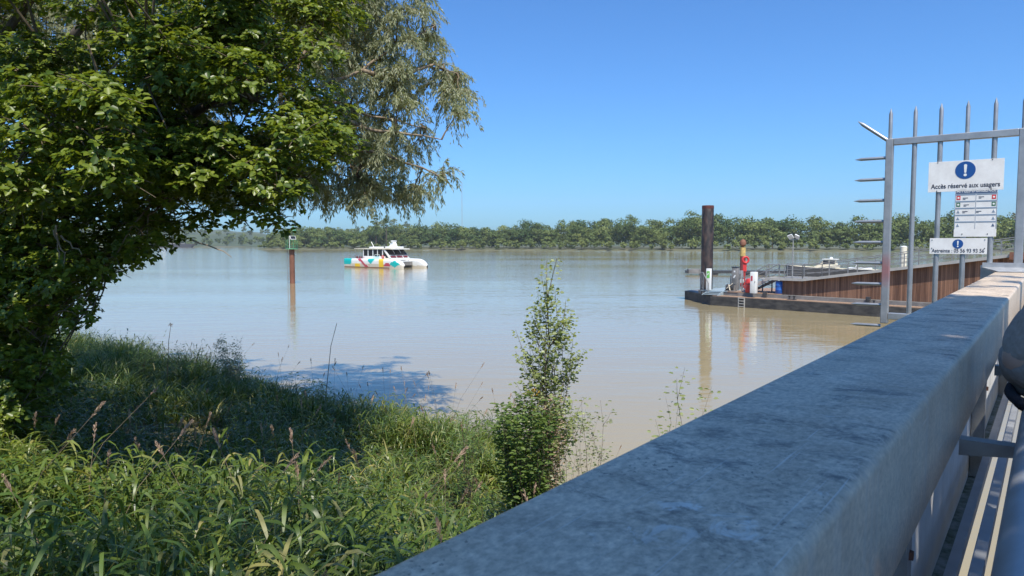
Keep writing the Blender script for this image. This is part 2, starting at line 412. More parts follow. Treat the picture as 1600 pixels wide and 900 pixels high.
# far bank shoreline
SHX = [-262, -258, -60, 110, 254, 420, 900]; SHY = [1000, 702, 612, 545, 470, 430, 380]
def shore_pt(t):                                   # t: 0..1 along the shoreline
    L = [0]
    for a in range(1, len(SHX)): L.append(L[-1]+math.hypot(SHX[a]-SHX[a-1], SHY[a]-SHY[a-1]))
    s = t*L[-1]
    x = np.interp(s, L, SHX); y = np.interp(s, L, SHY)
    x2 = np.interp(s+1, L, SHX); y2 = np.interp(s+1, L, SHY)
    d = Vector((x2-x, y2-y, 0)); d = d.normalized() if d.length > 0 else Vector((1,0,0))
    return Vector((x, y, 0)), Vector((-d.y, d.x, 0))
pts0 = []; cr = []
mb = MB(); rows = []
for k in range(121):
    p, nrml = shore_pt(k/120)
    w = 2.0*math.sin(k*1.7)+1.5*math.sin(k*.63)
    a = p + nrml*(w-3); b_ = p+nrml*(w+3); c = p+nrml*(w+14); d = p + nrml*400
    rows.append([(a.x,a.y,-.4),(b_.x,b_.y,.7),(c.x,c.y,1.7),(d.x,d.y,2.5)])
vs = [v for r in rows for v in r]; fs = []
for k in range(120):
    for q in range(3): fs.append((k*4+q, (k+1)*4+q, (k+1)*4+q+1, k*4+q+1))
mb.add(vs, fs); tag(mb.build('far_bank', M['far_ground']), kind='structure')
# left far bank and wooded hills behind
mb = MB()
pts = [(-1500,1060),(-800,1085),(-560,1120),(-380,1180),(-200,1250)]
vs = []; fs = []
for k, (x, y) in enumerate(pts):
    vs += [(x,y-4,-.3),(x,y+3,1.0),(x,y+40,1.6),(x,y+1500,6)]
for k in range(len(pts)-1):
    for q in range(3): fs.append((k*4+q, (k+1)*4+q, (k+1)*4+q+1, k*4+q+1))
mb.add(vs, fs); tag(mb.build('far_left_bank', M['far_ground']), kind='structure')
def hill_z(x, y):
    return (38+16*math.sin(x*.0045+1)+7*math.sin(x*.017)+4*math.sin(x*.041+y*.02))*max(0, min(1, (y-1150)/450))
hx = np.arange(-2600, 3001, 40.0); hy = np.arange(1150, 2701, 50.0)
vs = [(x, y, hill_z(x, y)*(1 if x < -250 else max(.35, 1-(x+250)/900))) for x in hx for y in hy]
nh = len(hy); fs = [(a*nh+b, (a+1)*nh+b, (a+1)*nh+b+1, a*nh+b+1) for a in range(len(hx)-1) for b in range(nh-1)]
mb = MB(); mb.add(vs, fs); tag(mb.build('hills', M['hill'], smooth=180), kind='structure')

# ------------------------------------------------------------------ far woods
def crown_quads(c, h, w, n, q, lobes=8, shape='round'):
    """leaf-clump quads of a broadleaf crown standing on c (ground), height h, width w"""
    lc = []
    for k in range(lobes):
        zz = RNG.uniform(.22, .86) if shape == 'round' else RNG.uniform(.15, .9)
        rr = w*.5*math.sqrt(max(.05, 1-((zz-.52)/.5)**2))*RNG.uniform(.25, .75)
        th = RNG.uniform(0, 2*PI)
        lc.append((rr*math.cos(th), rr*math.sin(th), zz*h, RNG.uniform(.17, .27)*min(h, w*1.4)))
    lc = np.array(lc); idx = RNG.integers(0, lobes, n)
    d = rand_dir(n); d[:, 2] = np.where(RNG.random(n) < .3, d[:, 2], np.abs(d[:, 2]))
    r = RNG.uniform(.55, 1.05, n)[:, None]
    P = lc[idx, :3] + d*lc[idx, 3:4]*r*np.array([1,1,.85])
    P[:, 2] = np.clip(P[:, 2], h*.06, h*1.02)
    P = P + np.array(c)
    nn_ = nrm(d + rand_dir(n)*.75); A = np.cross(nn_, rand_dir(n)); 
    s = q*RNG.uniform(.55, 1.3, n)
    Vv, Qq = leaf_arrays(P - nrm(A)*(s*.5)[:, None], A, nn_, s, s*.9, six=False)
    return Vv, Qq
class QM:
    def __init__(s): s.V = []; s.Q = []; s.T = []; s.n = 0
    def add(s, V, Q, t=None):
        s.V.append(V); s.Q.append(Q+s.n); s.n += len(V)
        s.T.append(np.full(len(Q), .5) if t is None else np.broadcast_to(t, (len(Q),)))
    def build(s, name, mat, parent=None, tint=False, smooth=False):
        return quads_mesh(name, np.concatenate(s.V), np.concatenate(s.Q), mat, parent, np.concatenate(s.T) if tint else None, smooth)
SKX = [385,420,470,520,560,600,640,700,740,780,830,860,880,920,950,985,1000,1040,1070,1090,1120,1150,1200,1250,1300,1350,1400,1450,1500,1560,1700,2200]
SKY_ = [366,359,357,360,358,350,353,349,355,355,347,352,345,343,341,338,342,345,336,333,335,338,341,339,342,341,337,335,334,331,328,320]
q = QM()
for row, (off, hs, cnt) in enumerate(((7, .30, 210), (18, .80, 170), (34, 1.0, 170), (50, 1.03, 150), (75, .9, 100))):
    for k in range(cnt):
        t = (k+RNG.uniform(-.5, .5))/cnt
        if t < .16 and row >= 3: continue
        p, nr = shore_pt(min(max(t, 0), 1)); p = p+nr*(off+RNG.uniform(-5, 5))
        px = 800+1100*p.x/p.y
        if px < 380 or px > 1750: continue
        ysk = np.interp(px, SKX, SKY_); top = (5.5+(381-ysk)/1100*p.y)*.92
        h = top*hs*RNG.choice([RNG.uniform(.72, .95), RNG.uniform(.92, 1.08), RNG.uniform(1.02, 1.2)], p=[.35,.45,.2])
        if row == 0: h = RNG.uniform(3.5, 9)
        w = h*RNG.uniform(.45, .95) if row else h*RNG.uniform(1.0, 1.7)
        tint = RNG.uniform(.0, .6) if RNG.random() < .82 else RNG.uniform(.65, 1.0)
        if row == 0: tint = RNG.uniform(.45, .95)
        Vv, Qq = crown_quads((p.x, p.y, 1.2), h, w, 380 if row == 0 else 950, 1.3 if row else 1.1, lobes=10)
        q.add(Vv, Qq, np.clip(tint+RNG.normal(0, .07, len(Qq)), 0, 1))
for k in range(260):                               # wood on the left far bank and over the hills
    y = RNG.uniform(1120, 1700); px = RNG.uniform(-150, 640); x = (px-800)/1100*y
    h = RNG.uniform(11, 19); z0 = hill_z(x, y)+1
    if k < 70:
        y = np.interp(x, [-1500,-800,-560,-380,-200], [1060,1085,1120,1180,1250])+RNG.uniform(45, 75); x = (px-800)/1100*y; h = RNG.uniform(7, 14); z0 = 1.5
    Vv, Qq = crown_quads((x, y, z0), h, h*1.0, 260, 2.4, lobes=7)
    q.add(Vv, Qq, np.clip(RNG.uniform(.15, .6)+RNG.normal(0, .06, len(Qq)), 0, 1))
o = q.build('woods', M['wood'], tint=True); tag(o, 'dense green riverside wood lining the whole far bank', 'woods', kind='stuff')

def far_tree(label, px, dist_off, h, w, tint, shape='round', nq=900, name='broadleaf_tree', size=1.0, cat='tree'):
    # find shoreline point under px
    best = min((abs(800+1100*shore_pt(t)[0].x/shore_pt(t)[0].y-px), t) for t in np.linspace(.28, .98, 700))[1]
    p, nr = shore_pt(best); p = p+nr*dist_off
    p.x = (px-800)/1100*p.y
    t_ = thing(name, label, cat, (p.x, p.y, 1.2))
    mb = MB(); mb.tube([(0,0,-.5),(.2,0,h*.35),(0,.2,h*.75)], [h*.022, h*.016, h*.005], 6); mb.build('trunk', M['bark'], t_)
    Vv, Qq = crown_quads((0,0,0), h, w, nq, size, lobes=10, shape=shape)
    quads_mesh('crown', Vv, Qq, M['wood'], t_, np.clip(tint+RNG.normal(0, .08, len(Qq)), 0, 1))
    t_['group'] = 'bushes at the far waterline' if cat == 'bush' else 'trees standing out of the far wood'
    return t_
far_tree('tall slim dark tree of a pair rising above the wood, beside the willow tips', 588, 8, 34, 9, .18, 'tall')
far_tree('second slim tree of the tall dark pair, standing nearer the catamaran bow', 604, 10, 32, 9, .22, 'tall')
far_tree('bright yellow-green bush at the waterside below the radio mast', 722, 3, 8, 9, 1.0, nq=700, name='bush', size=.8, cat='bush')
far_tree('small lime green bush between the radio mast and the catamaran', 694, 3, 7, 6, .95, nq=500, name='bush', size=.8, cat='bush')
far_tree('bright lime bush at the water edge above the poplar sapling', 908, 3, 9, 8, 1.0, nq=700, name='bush', size=.8, cat='bush')
far_tree('tallest rounded tree of the far wood, midway between sapling and steel pile', 986, 30, 31, 17, .35)
far_tree('pale grey-green bushy tree at the far waterline near the thick steel pile', 1034, 4, 14, 14, .72, nq=900, size=.9)
far_tree('tall thin-crowned tree rising right beside the top of the dark steel pile', 1080, 26, 32, 16, .5, 'tall')
far_tree('yellow-green tree behind the pale dead trunk on the far bank', 1196, 5, 12, 8, .98, nq=600, size=.8)
far_tree('pale green bush at the end of the far wood behind the channel marker', 465, 3, 13, 16, .8, nq=900, size=.9, name='bush', cat='bush')
# dead pale trunk
p = at(1207, 386, 556)
t_ = thing('dead_tree', 'bare pale dead trunk standing in front of the far wood', 'tree', (p.x, p.y, 1.0))
mb = MB(); mb.tube([(0,0,-1),(.15,0,5),(.0,0,11)], [.55,.45,.25], 7); mb.tube([(.1,0,7),(1.2,0,9.5)], [.2,.08], 6); mb.build('trunk', M['bark_pale'], t_)
# bare twiggy tree behind the sign board
p = at(1590, 386, 470)
t_ = thing('bare_tree', 'bare twiggy treetop rising above the wood beside the tall gate post', 'tree', (p.x, p.y, 1.0))
mb = MB(); mb.tube([(0,0,0),(.3,0,14),(0,0,22)], [.5,.3,.12], 6)
mb2 = MB()
for k in range(60):
    z0 = random.uniform(11, 22); th = random.uniform(0, 2*PI); l = random.uniform(3, 8)
    e = Vector((math.cos(th)*l*.7, math.sin(th)*l*.7, z0+l*.9)); mb2.tube([(.2,0,z0), Vector((.2,0,z0)).lerp(e, .5)+Vector((0,0,.5)), e], [.14,.09,.03], 4)
mb.build('trunk', M['bark'], t_); mb2.build('branches', M['bark_pale'], t_)
# radio mast
p = at(722, 381, 1700)
t_ = thing('radio_mast', 'thin distant lattice radio mast above the wood', 'mast', (p.x, p.y, 5))
mb = MB(); H = 147
for th in (0, 2.09, 4.19): mb.tube([(.9*math.cos(th), .9*math.sin(th), 0), (.9*math.cos(th), .9*math.sin(th), H)], .16, 4)
for k in range(60):
    z = k*H/60
    for a in range(3):
        t0, t1 = a*2.09, (a+1)*2.09
        mb.tube([(.9*math.cos(t0), .9*math.sin(t0), z), (.9*math.cos(t1), .9*math.sin(t1), z+H/60)], .09, 3)
mb.build('lattice', M['galv_dull'], t_); mb = MB(); mb.tube([(0,0,H),(0,0,H+6)], .12, 5); mb.build('antenna', M['galv_dull'], t_)

# moored dark barge on far left bank
p = at(270, 386, 1060)
t_ = thing('barge', 'long dark barge moored below the distant wooded hills', 'barge', (p.x, p.y, 0), .05)
mb = MB(); mb.prism([(-28,-4,-.5),(27,-4,-.5),(33,-4,5.5),(-29,-4,5.2)], (0,8,0)); mb.build('hull', M['dark'], t_)
mb = MB(); mb.box((-14,0,7), (9,6,3.4)); mb.box((-12,0,9.2), (5,4.5,1.2)); mb.build('wheelhouse', M['white'], t_)
mb = MB(); mb.box((6,0,6), (26,6.5,1.2)); mb.build('hatch_cover', M['steelgrey'], t_)

# ------------------------------------------------------------------ channel marker
MD = 98.0; p = at(457, 442, MD)
t_ = thing('channel_marker', 'rusty channel marker pile with green cage, solar panel and green cone', 'channel marker', (p.x, p.y, 0))
mb = MB(); mb.tube([(0,0,-3),(0,0,4.75)], .36, 20); mb.build('pile', M['rust'], t_, 40)
mb = MB(); mb.lathe((0,0,4.75), [(.85,0),(.85,.12)], 20); mb.build('platform', M['greenpaint'], t_)
mb = MB()
for k in range(12):
    th = 2*PI*k/12; c = Vector((.8*math.cos(th), .8*math.sin(th), 0)); mb.tube([c+Vector((0,0,4.85)), c+Vector((0,0,6.0))], .016, 5)
for z in (5.2, 5.6, 6.0):
    mb.tube([(.8*math.cos(2*PI*k/20), .8*math.sin(2*PI*k/20), z) for k in range(21)], .018, 5)
mb.build('cage', M['greenpaint'], t_)
R = Matrix.Rotation(math.radians(35), 3, 'Z')@Matrix.Rotation(math.radians(52), 3, 'X')
mb = MB(); mb.box((.25,-.2,6.35), (.75,.6,.05), R, bev=.01); po = mb.build('solar_panel', M['white'], t_)
mb = MB(); mb.box(Vector((.25,-.2,6.35))+R@Vector((0,0,.032)), (.66,.5,.01), R); mb.build('solar_cell', M['glass'], po)
mb = MB(); mb.tube([(-.3,0,4.85),(-.3,0,6.75)], .04, 6); mb.lathe((-.3,0,6.7), [(.06,0),(.07,.08),(.06,.16),(.02,.2)], 10); mb.build('lantern', M['white'], t_)
mb = MB(); mb.tube([(.25,0,4.85),(.25,0,7.4)], .035, 6); mb.build('topmark_post', M['greenpaint'], t_)
mb = MB(); mb.lathe((.25,0,7.3), [(.40,0),(.39,.03),(.02,.78)], 20); mb.build('topmark_cone', M['greenpaint'], t_)
mb = MB()
for s in (-.16, .16): mb.span((-.62+0, s, -1.2), (-.62, s, 4.8), .035, .035)
for k in range(17): mb.tube([(-.62,-.16,-.9+k*.34), (-.62,.16,-.9+k*.34)], .014, 5)
for z in (1.0, 3.4): mb.span((-.62,0,z), (-.3,0,z), .05, .05)
mb.build('ladder', M['steelgrey'], t_)

# ------------------------------------------------------------------ catamaran ferry
def hull_loft(L, bw, fb, mats):
    """one float: long, flat topped, rounded nose dipping at the bow; local x forward"""
    SEC = [(0,.78),(.2,.86),(.27,.89),(.36,.92),(.46,.95),(.56,.97),(.66,.985),(.76,1.0),(.86,.99),(.94,.93),(.985,.82),(1.0,.6)]
    mb = MB(); ns = 64; nr = len(SEC)*2-1
    for a in range(ns+1):
        s = a/ns; x = -L/2+L*s
        w = bw*(1-.18*max(0, .25-s)/.25)
        top = fb; 
        if s > .80:
            k = (s-.80)/.20; top = fb*(1-.72*k**2.6); w *= math.sqrt(max(.0, 1-(k*.985)**2.4))
        keel = -.5
        w = max(w, .06)
        for hf, yf in SEC+[(h, -y) for h, y in SEC[::-1]]:
            mb.v.append((x, w*.5*yf, keel+(top-keel)*hf))
    for a in range(ns):
        for b in range(nr):
            i0 = a*(nr+1)+b
            mb.f.append((i0, i0+1, i0+nr+2, i0+nr+1)); 
            c = (Vector(mb.v[i0])+Vector(mb.v[i0+nr+2]))/2
            mb.m.append(mats(c.x, c.z, c.y))
    mb.f.append(tuple(range(nr+1))); mb.m.append(2)
    return mb
L_, FB = 20.0, 2.05
HM = [M['white'], M['hullcream'], M['teal'], M['yellow'], M['red'], M['bottom']]
def paint(x, z, y):
    s = (x+L_/2)/L_
    if z < .14: return 5 if s < .8 else 1
    if s < .14 and z > .62+max(0, s-.11)*18: return 2
    if .20 < s < .30 and z < .98: return 3
    if abs(s-(.43-.075*z)) < .026: return 4
    if .43 < s < .54 and z > .85+abs(s-.485)*17: return 2
    if .63 < s < .71: return 3
    if (s-.76)**2*14**2+((z-.45)*.9)**2 < .5 and z > .32: return 4
    if abs(s-.88)*9+abs(z-1.0)*.9 < .72: return 2
    if z < .95: return 1
    return 0
ANG = math.radians(-38)
t_ = thing('catamaran_ferry', 'white catamaran ferry with teal, yellow and red hull patches crossing the river', 'boat', (-29.6, 165.6, 0), ANG)
for sgn in (-1, 1):
    mb = hull_loft(L_, 1.9, FB, paint if sgn < 0 else (lambda x, z, y: 1 if z < .5 else 0))
    h_ = mb.build('hull', HM, t_, 50); h_.location.y = sgn*3.55
mb = MB(); mb.box((-1.5,0,1.25), (15.0,5.4,.7), bev=.1); mb.build('bridge_deck', M['white'], t_, 30)
mb = MB(); mb.box((6.0,0,1.0), (.25,5.3,.9)); mb.build('bow_beam', M['steelgrey'], t_)
mb = MB()
mb.box((-1.0,-2.75,2.3), (7.6,.1,.7)); mb.box((-1.0,2.75,2.3), (7.6,.1,.7))
mb.box((-4.8,0,3.0), (.1,5.4,2.2))
for x in (-4.75,-3.1,-1.4,.2,1.9):
    for s in (-1, 1): mb.box((x, s*2.75, 3.3), (.2,.12,2.0))
mb.build('cabin', M['white'], t_)
for s in (-1, 1):
    for x0, x1 in ((-4.65,-3.2),(-3.0,-1.5),(-1.3,.1),(.3,1.8)):
        mb = MB(); mb.box(((x0+x1)/2, s*2.74, 3.4), (x1-x0, .05, 1.5)); mb.build('window', M['glass'], t_)
mb = MB(); mb.box((-1.55,0,4.35), (12.6,6.0,.16), bev=.06); mb.build('roof', M['cream'], t_, 30)
# wheelhouse: raked windscreen in a white surround
mb = MB()
for s in (-1, 1):
    mb.prism([(2.0,s*2.75-.06,4.3),(2.6,s*2.75-.06,4.3),(5.2,s*2.75-.06,1.9),(4.4,s*2.75-.06,1.9)], (0,.12,0))
    mb.box((3.4, s*2.75, 2.0), (3.0,.12,.5))
mb.span((5.0,-2.7,2.05), (5.0,2.7,2.05), .25, .5); mb.span((4.3,-2.7,2.9), (4.3,2.7,2.9), .1, .18)
mb.box((3.8,0,4.3), (2.6,5.6,.14))
for y in (-1.0, 1.0): mb.span((3.2,y,4.2), (5.0,y,2.1), .12, .12)
mb.build('wheelhouse_frame', M['white'], t_)
mb = MB(); mb.prism([(3.1,-2.65,4.2),(3.15,-2.65,4.2),(4.4,-2.65,2.95),(4.35,-2.65,2.95)], (0,5.3,0)); mb.build('windscreen', M['glass'], t_)
mb = MB(); mb.prism([(2.1,-2.72,4.1),(2.3,-2.72,4.1),(4.1,-2.72,2.3),(2.1,-2.72,2.3)], (0,.05,0)); mb.build('side_window', M['glass'], t_)
mb = MB(); mb.box((4.45,0,2.45), (.06,5.2,.55), Matrix.Rotation(.5, 3, 'Y')); mb.build('front_panel', M['red'], t_)
mb = MB(); mb.box((-3.3,0,4.62), (2.8,2.2,.4), bev=.12); mb.build('roof_unit', M['white'], t_, 30)
mb = MB(); mb.box((2.9,0,4.66), (3.6,2.6,.45), bev=.15); mb.prism([(1.2,-.5,4.5),(3.6,-.5,4.5),(2.9,-.5,5.9),(2.5,-.5,5.9)], (0,1,0)); mb.build('radar_arch', M['white'], t_, 30)
mb = MB(); mb.box((2.7,0,6.12), (.5,1.5,.28), bev=.05); mb.build('radar', M['white'], t_, 30)
mb = MB(); mb.tube([(-3.6,-.5,4.7),(-4.6,-.5,6.0)], .05, 5); mb.tube([(1.6,.6,5.0),(.4,.6,5.9)], .06, 5); mb.build('antenna', M['white'], t_)
mb = MB()
for y in (-3.5, 3.5):
    for z in (2.45, 2.85): mb.tube([(-9.3,y,z),(-4.8,y,z)], .03, 5)
    for k in range(7): mb.tube([(-9.3+k*.75,y,1.6),(-9.3+k*.75,y,2.85)], .03, 5)
for z in (2.45, 2.85): mb.tube([(-9.3,-3.5,z),(-9.3,3.5,z)], .03, 5)
for x in (-7.4,-5.6):
    for y in (-2.9, 2.9): mb.tube([(x,y,1.6),(x,y,4.3)], .05, 6)
mb.build('stern_railing', M['railing'], t_)
mb = MB()
mb.tube([(-.6,-2.95,2.0),(-.6,-2.95,3.0),(1.0,-2.95,3.0),(1.0,-2.95,2.0)], .05, 6); mb.build('boarding_rail', M['white'], t_)
mb = MB(); mb.tube([(2.2+.3*math.cos(a*PI/8), -3.0, 2.5+.3*math.sin(a*PI/8)) for a in range(17)], .09, 8); mb.build('life_ring', M['bred'], t_, 60)
mb = MB()
for k in range(5): mb.box((-8.4+k*.7, -1.8+.5*(k % 2), 2.1), (.5,.5,.9), bev=.08)
mb.build('seat', M['bred'], t_)

# ------------------------------------------------------------------ pontoon on the right
PA = Vector((17.8, 63.0, 0)); A_ = Vector((.695,-.719,0)).normalized(); B_ = Vector((-A_.y, A_.x, 0)); ROT = math.atan2(A_.y, A_.x)
def PD(s, b, z): return PA + A_*s + B_*b + Vector((0,0,z))
DK = 1.22; FBD = .82
pon = thing('pontoon', 'black hulled floating landing pontoon with timber deck', 'pontoon', PA, ROT)
outline = [(0,0),(30,0),(30,9),(-5.6,9),(-5.6,4.7)]
mb = MB(); mb.prism([(x, y, -.6) for x, y in outline], (0,0,.6+FBD)); mb.build('hull', M['hullblack'], pon)
mb = MB(); ins = [(0.15,.12),(30,.12),(30,1.15),(-1.2,1.15)]
mb.prism([(x, y, FBD+.003) for x, y in ins], (0,0,.05)); mb.build('side_deck', M['plank'], pon)
mb = MB(); mb.prism([(x, y, FBD+.004) for x, y in [(-.3,.3),(-1.3,1.2),(-5.3,4.8),(-5.3,8.8),(-2.5,8.8),(-1.4,1.2)]], (0,0,.045)); mb.build('bow_deck', M['steelgrey'], pon)
mb = MB(); mb.prism([(x, y, FBD+.05) for x, y in [(-1.6,1.25),(30,1.25),(30,8.6),(-2.4,8.6)]], (0,0,.30)); mb.build('fascia', M['steelgrey'], pon)
mb = MB(); mb.prism([(x, y, FBD+.353) for x, y in [(1.0,1.2),(5.8,1.2),(5.8,8.6),(1.0,8.6)]], (0,0,.06)); mb.build('deck', M['plank'], pon)
mb = MB(); mb.prism([(x, y, FBD+.352) for x, y in [(-1.7,1.2),(.98,1.2),(.98,8.6),(-2.4,8.6)]], (0,0,.055)); mb.build('landing_plate', M['bluegrey'], pon)
mb = MB(); mb.box((15.5,1.2,FBD+.19), (27,.12,.30)); mb.build('rubbing_beam', M['steelgrey'], pon)
for s in (4.6, 13.0, 21.0):
    mb = MB(); mb.box((s,1.08,FBD+.28), (.28,.3,.6)); mb.build('fender_post', M['dark'], pon)
for s in (7.2, 13.4, 20.0):
    mb = MB(); mb.box((s,.55,FBD+.07), (.7,.3,.05))
    for d in (-.2, .2): mb.lathe((s+d,.55,FBD+.09), [(.07,0),(.07,.22),(.11,.25),(.11,.3)], 10)
    mb.build('bollard', M['dark'], pon, 40)
mb = MB()                                            # ladder recess on the hull side
for d in (0, .55): mb.box((2.75+d,-.04,.38), (.07,.08,.95))
for k in range(4): mb.box((3.02,-.05,.08+k*.24), (.5,.09,.06))
mb.build('hull_ladder', M['fascia'], pon)
mb = MB()                                            # boarding steps
for k in range(3): mb.box((-.2+.0*k, .95-.28*k, FBD+.34-.11*k), (1.5,.3,.05))
for x in (-.97, .57): mb.prism([(x, 1.2, FBD+.05), (x, .15, FBD+.05), (x, .25, FBD+.12), (x, 1.2, FBD+.42)], (.05,0,0))
mb.build('boarding_steps', M['bluegrey'], pon)

def railing(mb, pts, h, rails=(1.0,.66,.33), spacing=1.5, r=.028, post=.03):
    pts = [Vector(p) for p in pts]
    for a, b in zip(pts[:-1], pts[1:]):
        n = max(1, round((b-a).length/spacing))
        for k in range(n+1):
            q = a.lerp(b, k/n); mb.span(q, q+Vector((0,0,h)), post*2, post*1.6)
        for f in rails: mb.tube([a+Vector((0,0,h*f)), b+Vector((0,0,h*f))], r if f == 1 else r*.75, 6)
# left-hand railings on the pontoon
t_ = thing('guard_rail', 'bent grey guard rail beside the boarding steps at the pontoon tip', 'railing', PD(-1.5,1.3,FBD), ROT, 'guard rails on the pontoon')
mb = MB(); railing(mb, [(0,0,.02),(-.5,.4,.02)], 2.0, (1.0,.6,.3), 1.0, .05, .06); mb.tube([(0,0,1.95),(.8,-.5,1.1),(.8,-.5,.1)], .05, 6); mb.build('rails', M['railing'], t_)
t_ = thing('guard_rail', 'low grey guard rail across the pontoon deck between white post and dark pedestal', 'railing', PD(.0,5.0,DK+.01), ROT, 'guard rails on the pontoon')
mb = MB(); railing(mb, [(-1.6,1.5,0),(.3,-.2,0),(1.4,.2,0)], 1.15, (1.0,.66,.33), 1.3, .03, .05); mb.build('rails', M['railing'], t_)
t_ = thing('guard_rail', 'short white topped guard rail in front of the red locker', 'railing', PD(2.3,3.5,DK+.02), ROT, 'guard rails on the pontoon')
mb = MB(); railing(mb, [(0,0,0),(1.6,.3,0)], 1.15, (1.0,.5), .8, .04, .05); mb.build('rails', M['fascia'], t_)

# piles
p = at(1104, 452, 66.2)
def pile(name, label, loc, r, ztop, mat, zb=-3):
    t = thing(name, label, 'pile', (loc.x, loc.y, 0), 0, 'piles round the pontoon'); mb = MB(); mb.lathe((0,0,0), [(r,zb),(r,ztop-.02),(r*.985,ztop)], 32); mb.build('shaft', mat, t, 40); return t
M['pile'] = pmat('tarry_pile', (.010,.008,.009), (.10,.06,.045), 1.6, .6, 0, .3, stretch=(1.4,1.4,.55), detail=8, lo=.45, hi=.72)
t_ = pile('steel_pile', 'thick dark tar-stained steel pile rising through the pontoon tip', p, .54, 9.05, M['pile'])
mb = MB(); mb.lathe((0,0,0), [(.547,8.78),(.547,9.06),(.50,9.08)], 32); mb.build('cap_ring', pmat('rust_cap', (.05,.012,.012), (.12,.03,.025), 3, .7), t_, 40)
mb = MB(); mb.lathe((0,0,0), [(.75,FBD+.02),(.75,FBD+.32)], 24); mb.build('guide_collar', M['steelgrey'], t_, 40)
p = at(1160, 430, 68.5)
t_ = pile('mooring_pile', 'slim rusty red mooring pile with yellow band and round cap', p, .25, 4.3, pmat('dark_red_pile', (.13,.02,.022), (.22,.05,.04), 2, .6))
mb = MB(); mb.lathe((0,0,4.3), [(.262,0),(.262,.85)], 20); mb.build('yellow_band', pmat('worn_yellow', (.62,.45,.14), (.30,.19,.09), 5, .6, lo=.4, hi=.7), t_, 40)
mb = MB(); mb.lathe((0,0,5.15), [(.1,0),(.12,.12),(.28,.25),(.31,.5),(.2,.72),(.05,.8)], 16); mb.build('round_cap', M['rust'], t_, 40)
p = at(1411, 418, 60)
t_ = pile('mooring_pile', 'cream painted mooring pile behind the wood-clad ramp', p, .26, 5.25, M['cream'])
mb = MB(); mb.lathe((0,0,5.25), [(.27,0),(.2,.05),(.02,.08)], 20); mb.build('cap', M['white'], t_, 40)

# equipment on the pontoon
def cabinet(name, label, cat, px, D, w, d, h, mat, z=DK+.02, extra=None):
    q_ = at(px, 440, D); t = thing(name, label, cat, (q_.x, q_.y, z), ROT)
    mb = MB(); mb.box((0,0,h/2), (w,d,h), bev=.03); mb.build('housing', mat, t, 30); return t
t_ = cabinet('service_post', 'white service post with green mark beside the thick dark pile', 'service post', 1107.5, 64.6, .42, .3, 2.0, M['white'])
mb = MB(); mb.box((.02,-.156,1.45), (.3,.012,.62)); mb.build('panel', M['lime'], t_); mb = MB(); mb.box((0,-.166,1.5), (.1,.012,.22), Matrix.Rotation(.5, 3, 'Y')); mb.build('mark', M['white'], t_)
t_ = cabinet('power_pedestal', 'tall dark power pedestal with pale emblems in mid pontoon', 'pedestal', 1149, 65.0, .55, .45, 2.1, M['steelgrey'])
mb = MB(); mb.lathe((.0,-.228,0), [(.0,0)]*2, 4) if False else mb.box((.02,-.232,1.72), (.16,.012,.16)); mb.box((.02,-.232,1.25), (.12,.012,.3), Matrix.Rotation(.6, 3, 'Y')); mb.build('emblem', M['white'], t_)
mb = MB(); mb.box((0,0,2.13), (.62,.52,.06), bev=.01); mb.build('lid', M['dark'], t_)
t_ = cabinet('junction_box', 'grey junction box right behind the dark power pedestal', 'junction box', 1156.5, 66.2, .4, .4, 1.75, M['galv_dull'])
mb = MB(); mb.box((0,-.21,1.2), (.3,.02,.5)); mb.build('door', M['steelgrey'], t_)
t_ = cabinet('white_cabinet', 'tall white cabinet at the foot of the pontoon stair', 'cabinet', 1178, 60.6, .52, .4, 1.85, M['white'])
mb = MB(); mb.box((-.1,-.212,1.3), (.16,.02,.42), bev=.005); mb.build('extinguisher_label', M['red'], t_)
mb = MB(); mb.box((.2,-.215,1.0), (.03,.03,.16)); mb.build('handle', M['dark'], t_)
q_ = at(1171, 447, 61.8); t_ = thing('life_jacket_locker', 'rounded bright red locker beside the white cabinet', 'locker', (q_.x, q_.y, DK+.03), ROT)
mb = MB(); mb.lathe((0,0,0), [(.32,0),(.36,.08),(.36,.95),(.3,1.15),(.1,1.22)], 20); mb.build('barrel', M['bred'], t_, 40)
mb = MB(); mb.lathe((0,0,.7), [(.368,0),(.368,.08)], 20); mb.build('strap', M['dark'], t_, 40)
q_ = at(1164, 418, 66.5); t_ = thing('lifebuoy_stand', 'bright red lifebuoy ring on its red holder in front of the rusty mooring pile', 'lifebuoy', (q_.x, q_.y, DK+.02), 0)
mb = MB(); mb.tube([(0,0,0),(0,0,2.9)], .05, 8); mb.build('post', M['bred'], t_)
mb = MB(); mb.tube([(.28*math.cos(a*PI/10), -.12, 2.75+.28*math.sin(a*PI/10)) for a in range(21)], .1, 10); mb.build('ring', M['bred'], t_, 60)
mb = MB(); mb.box((-.05,-.04,2.1), (.36,.14,.9), bev=.03); mb.build('holder', M['bred'], t_)
q_ = at(1160, 436, 63); t_ = thing('notice_board', 'small red and white notice on the rail beside the red locker', 'notice', (q_.x, q_.y, DK+.02), ROT)
mb = MB(); mb.tube([(0,0,0),(0,0,1.2)], .025, 6); mb.build('post', M['railing'], t_); mb = MB(); mb.box((0,-.04,.95), (.32,.02,.34)); mb.build('white_plate', M['white'], t_); mb = MB(); mb.box((0,-.04,.6), (.32,.02,.3)); mb.build('red_plate', M['bred'], t_)
q_ = at(1217, 456, 60.2); t_ = thing('blue_barrel', 'blue plastic barrel under the stair platform', 'barrel', (q_.x, q_.y, DK+.02), 0)
mb = MB(); mb.lathe((0,0,0), [(.25,0),(.29,.05),(.29,.3),(.305,.33),(.29,.36),(.29,.68),(.305,.71),(.29,.74),(.29,1.0),(.24,1.06)], 24); mb.build('drum', M['blue'], t_, 40)
mb = MB(); mb.lathe((0,0,1.06), [(.2,0),(.2,.03)], 18); mb.build('lid', M['dark'], t_, 40)
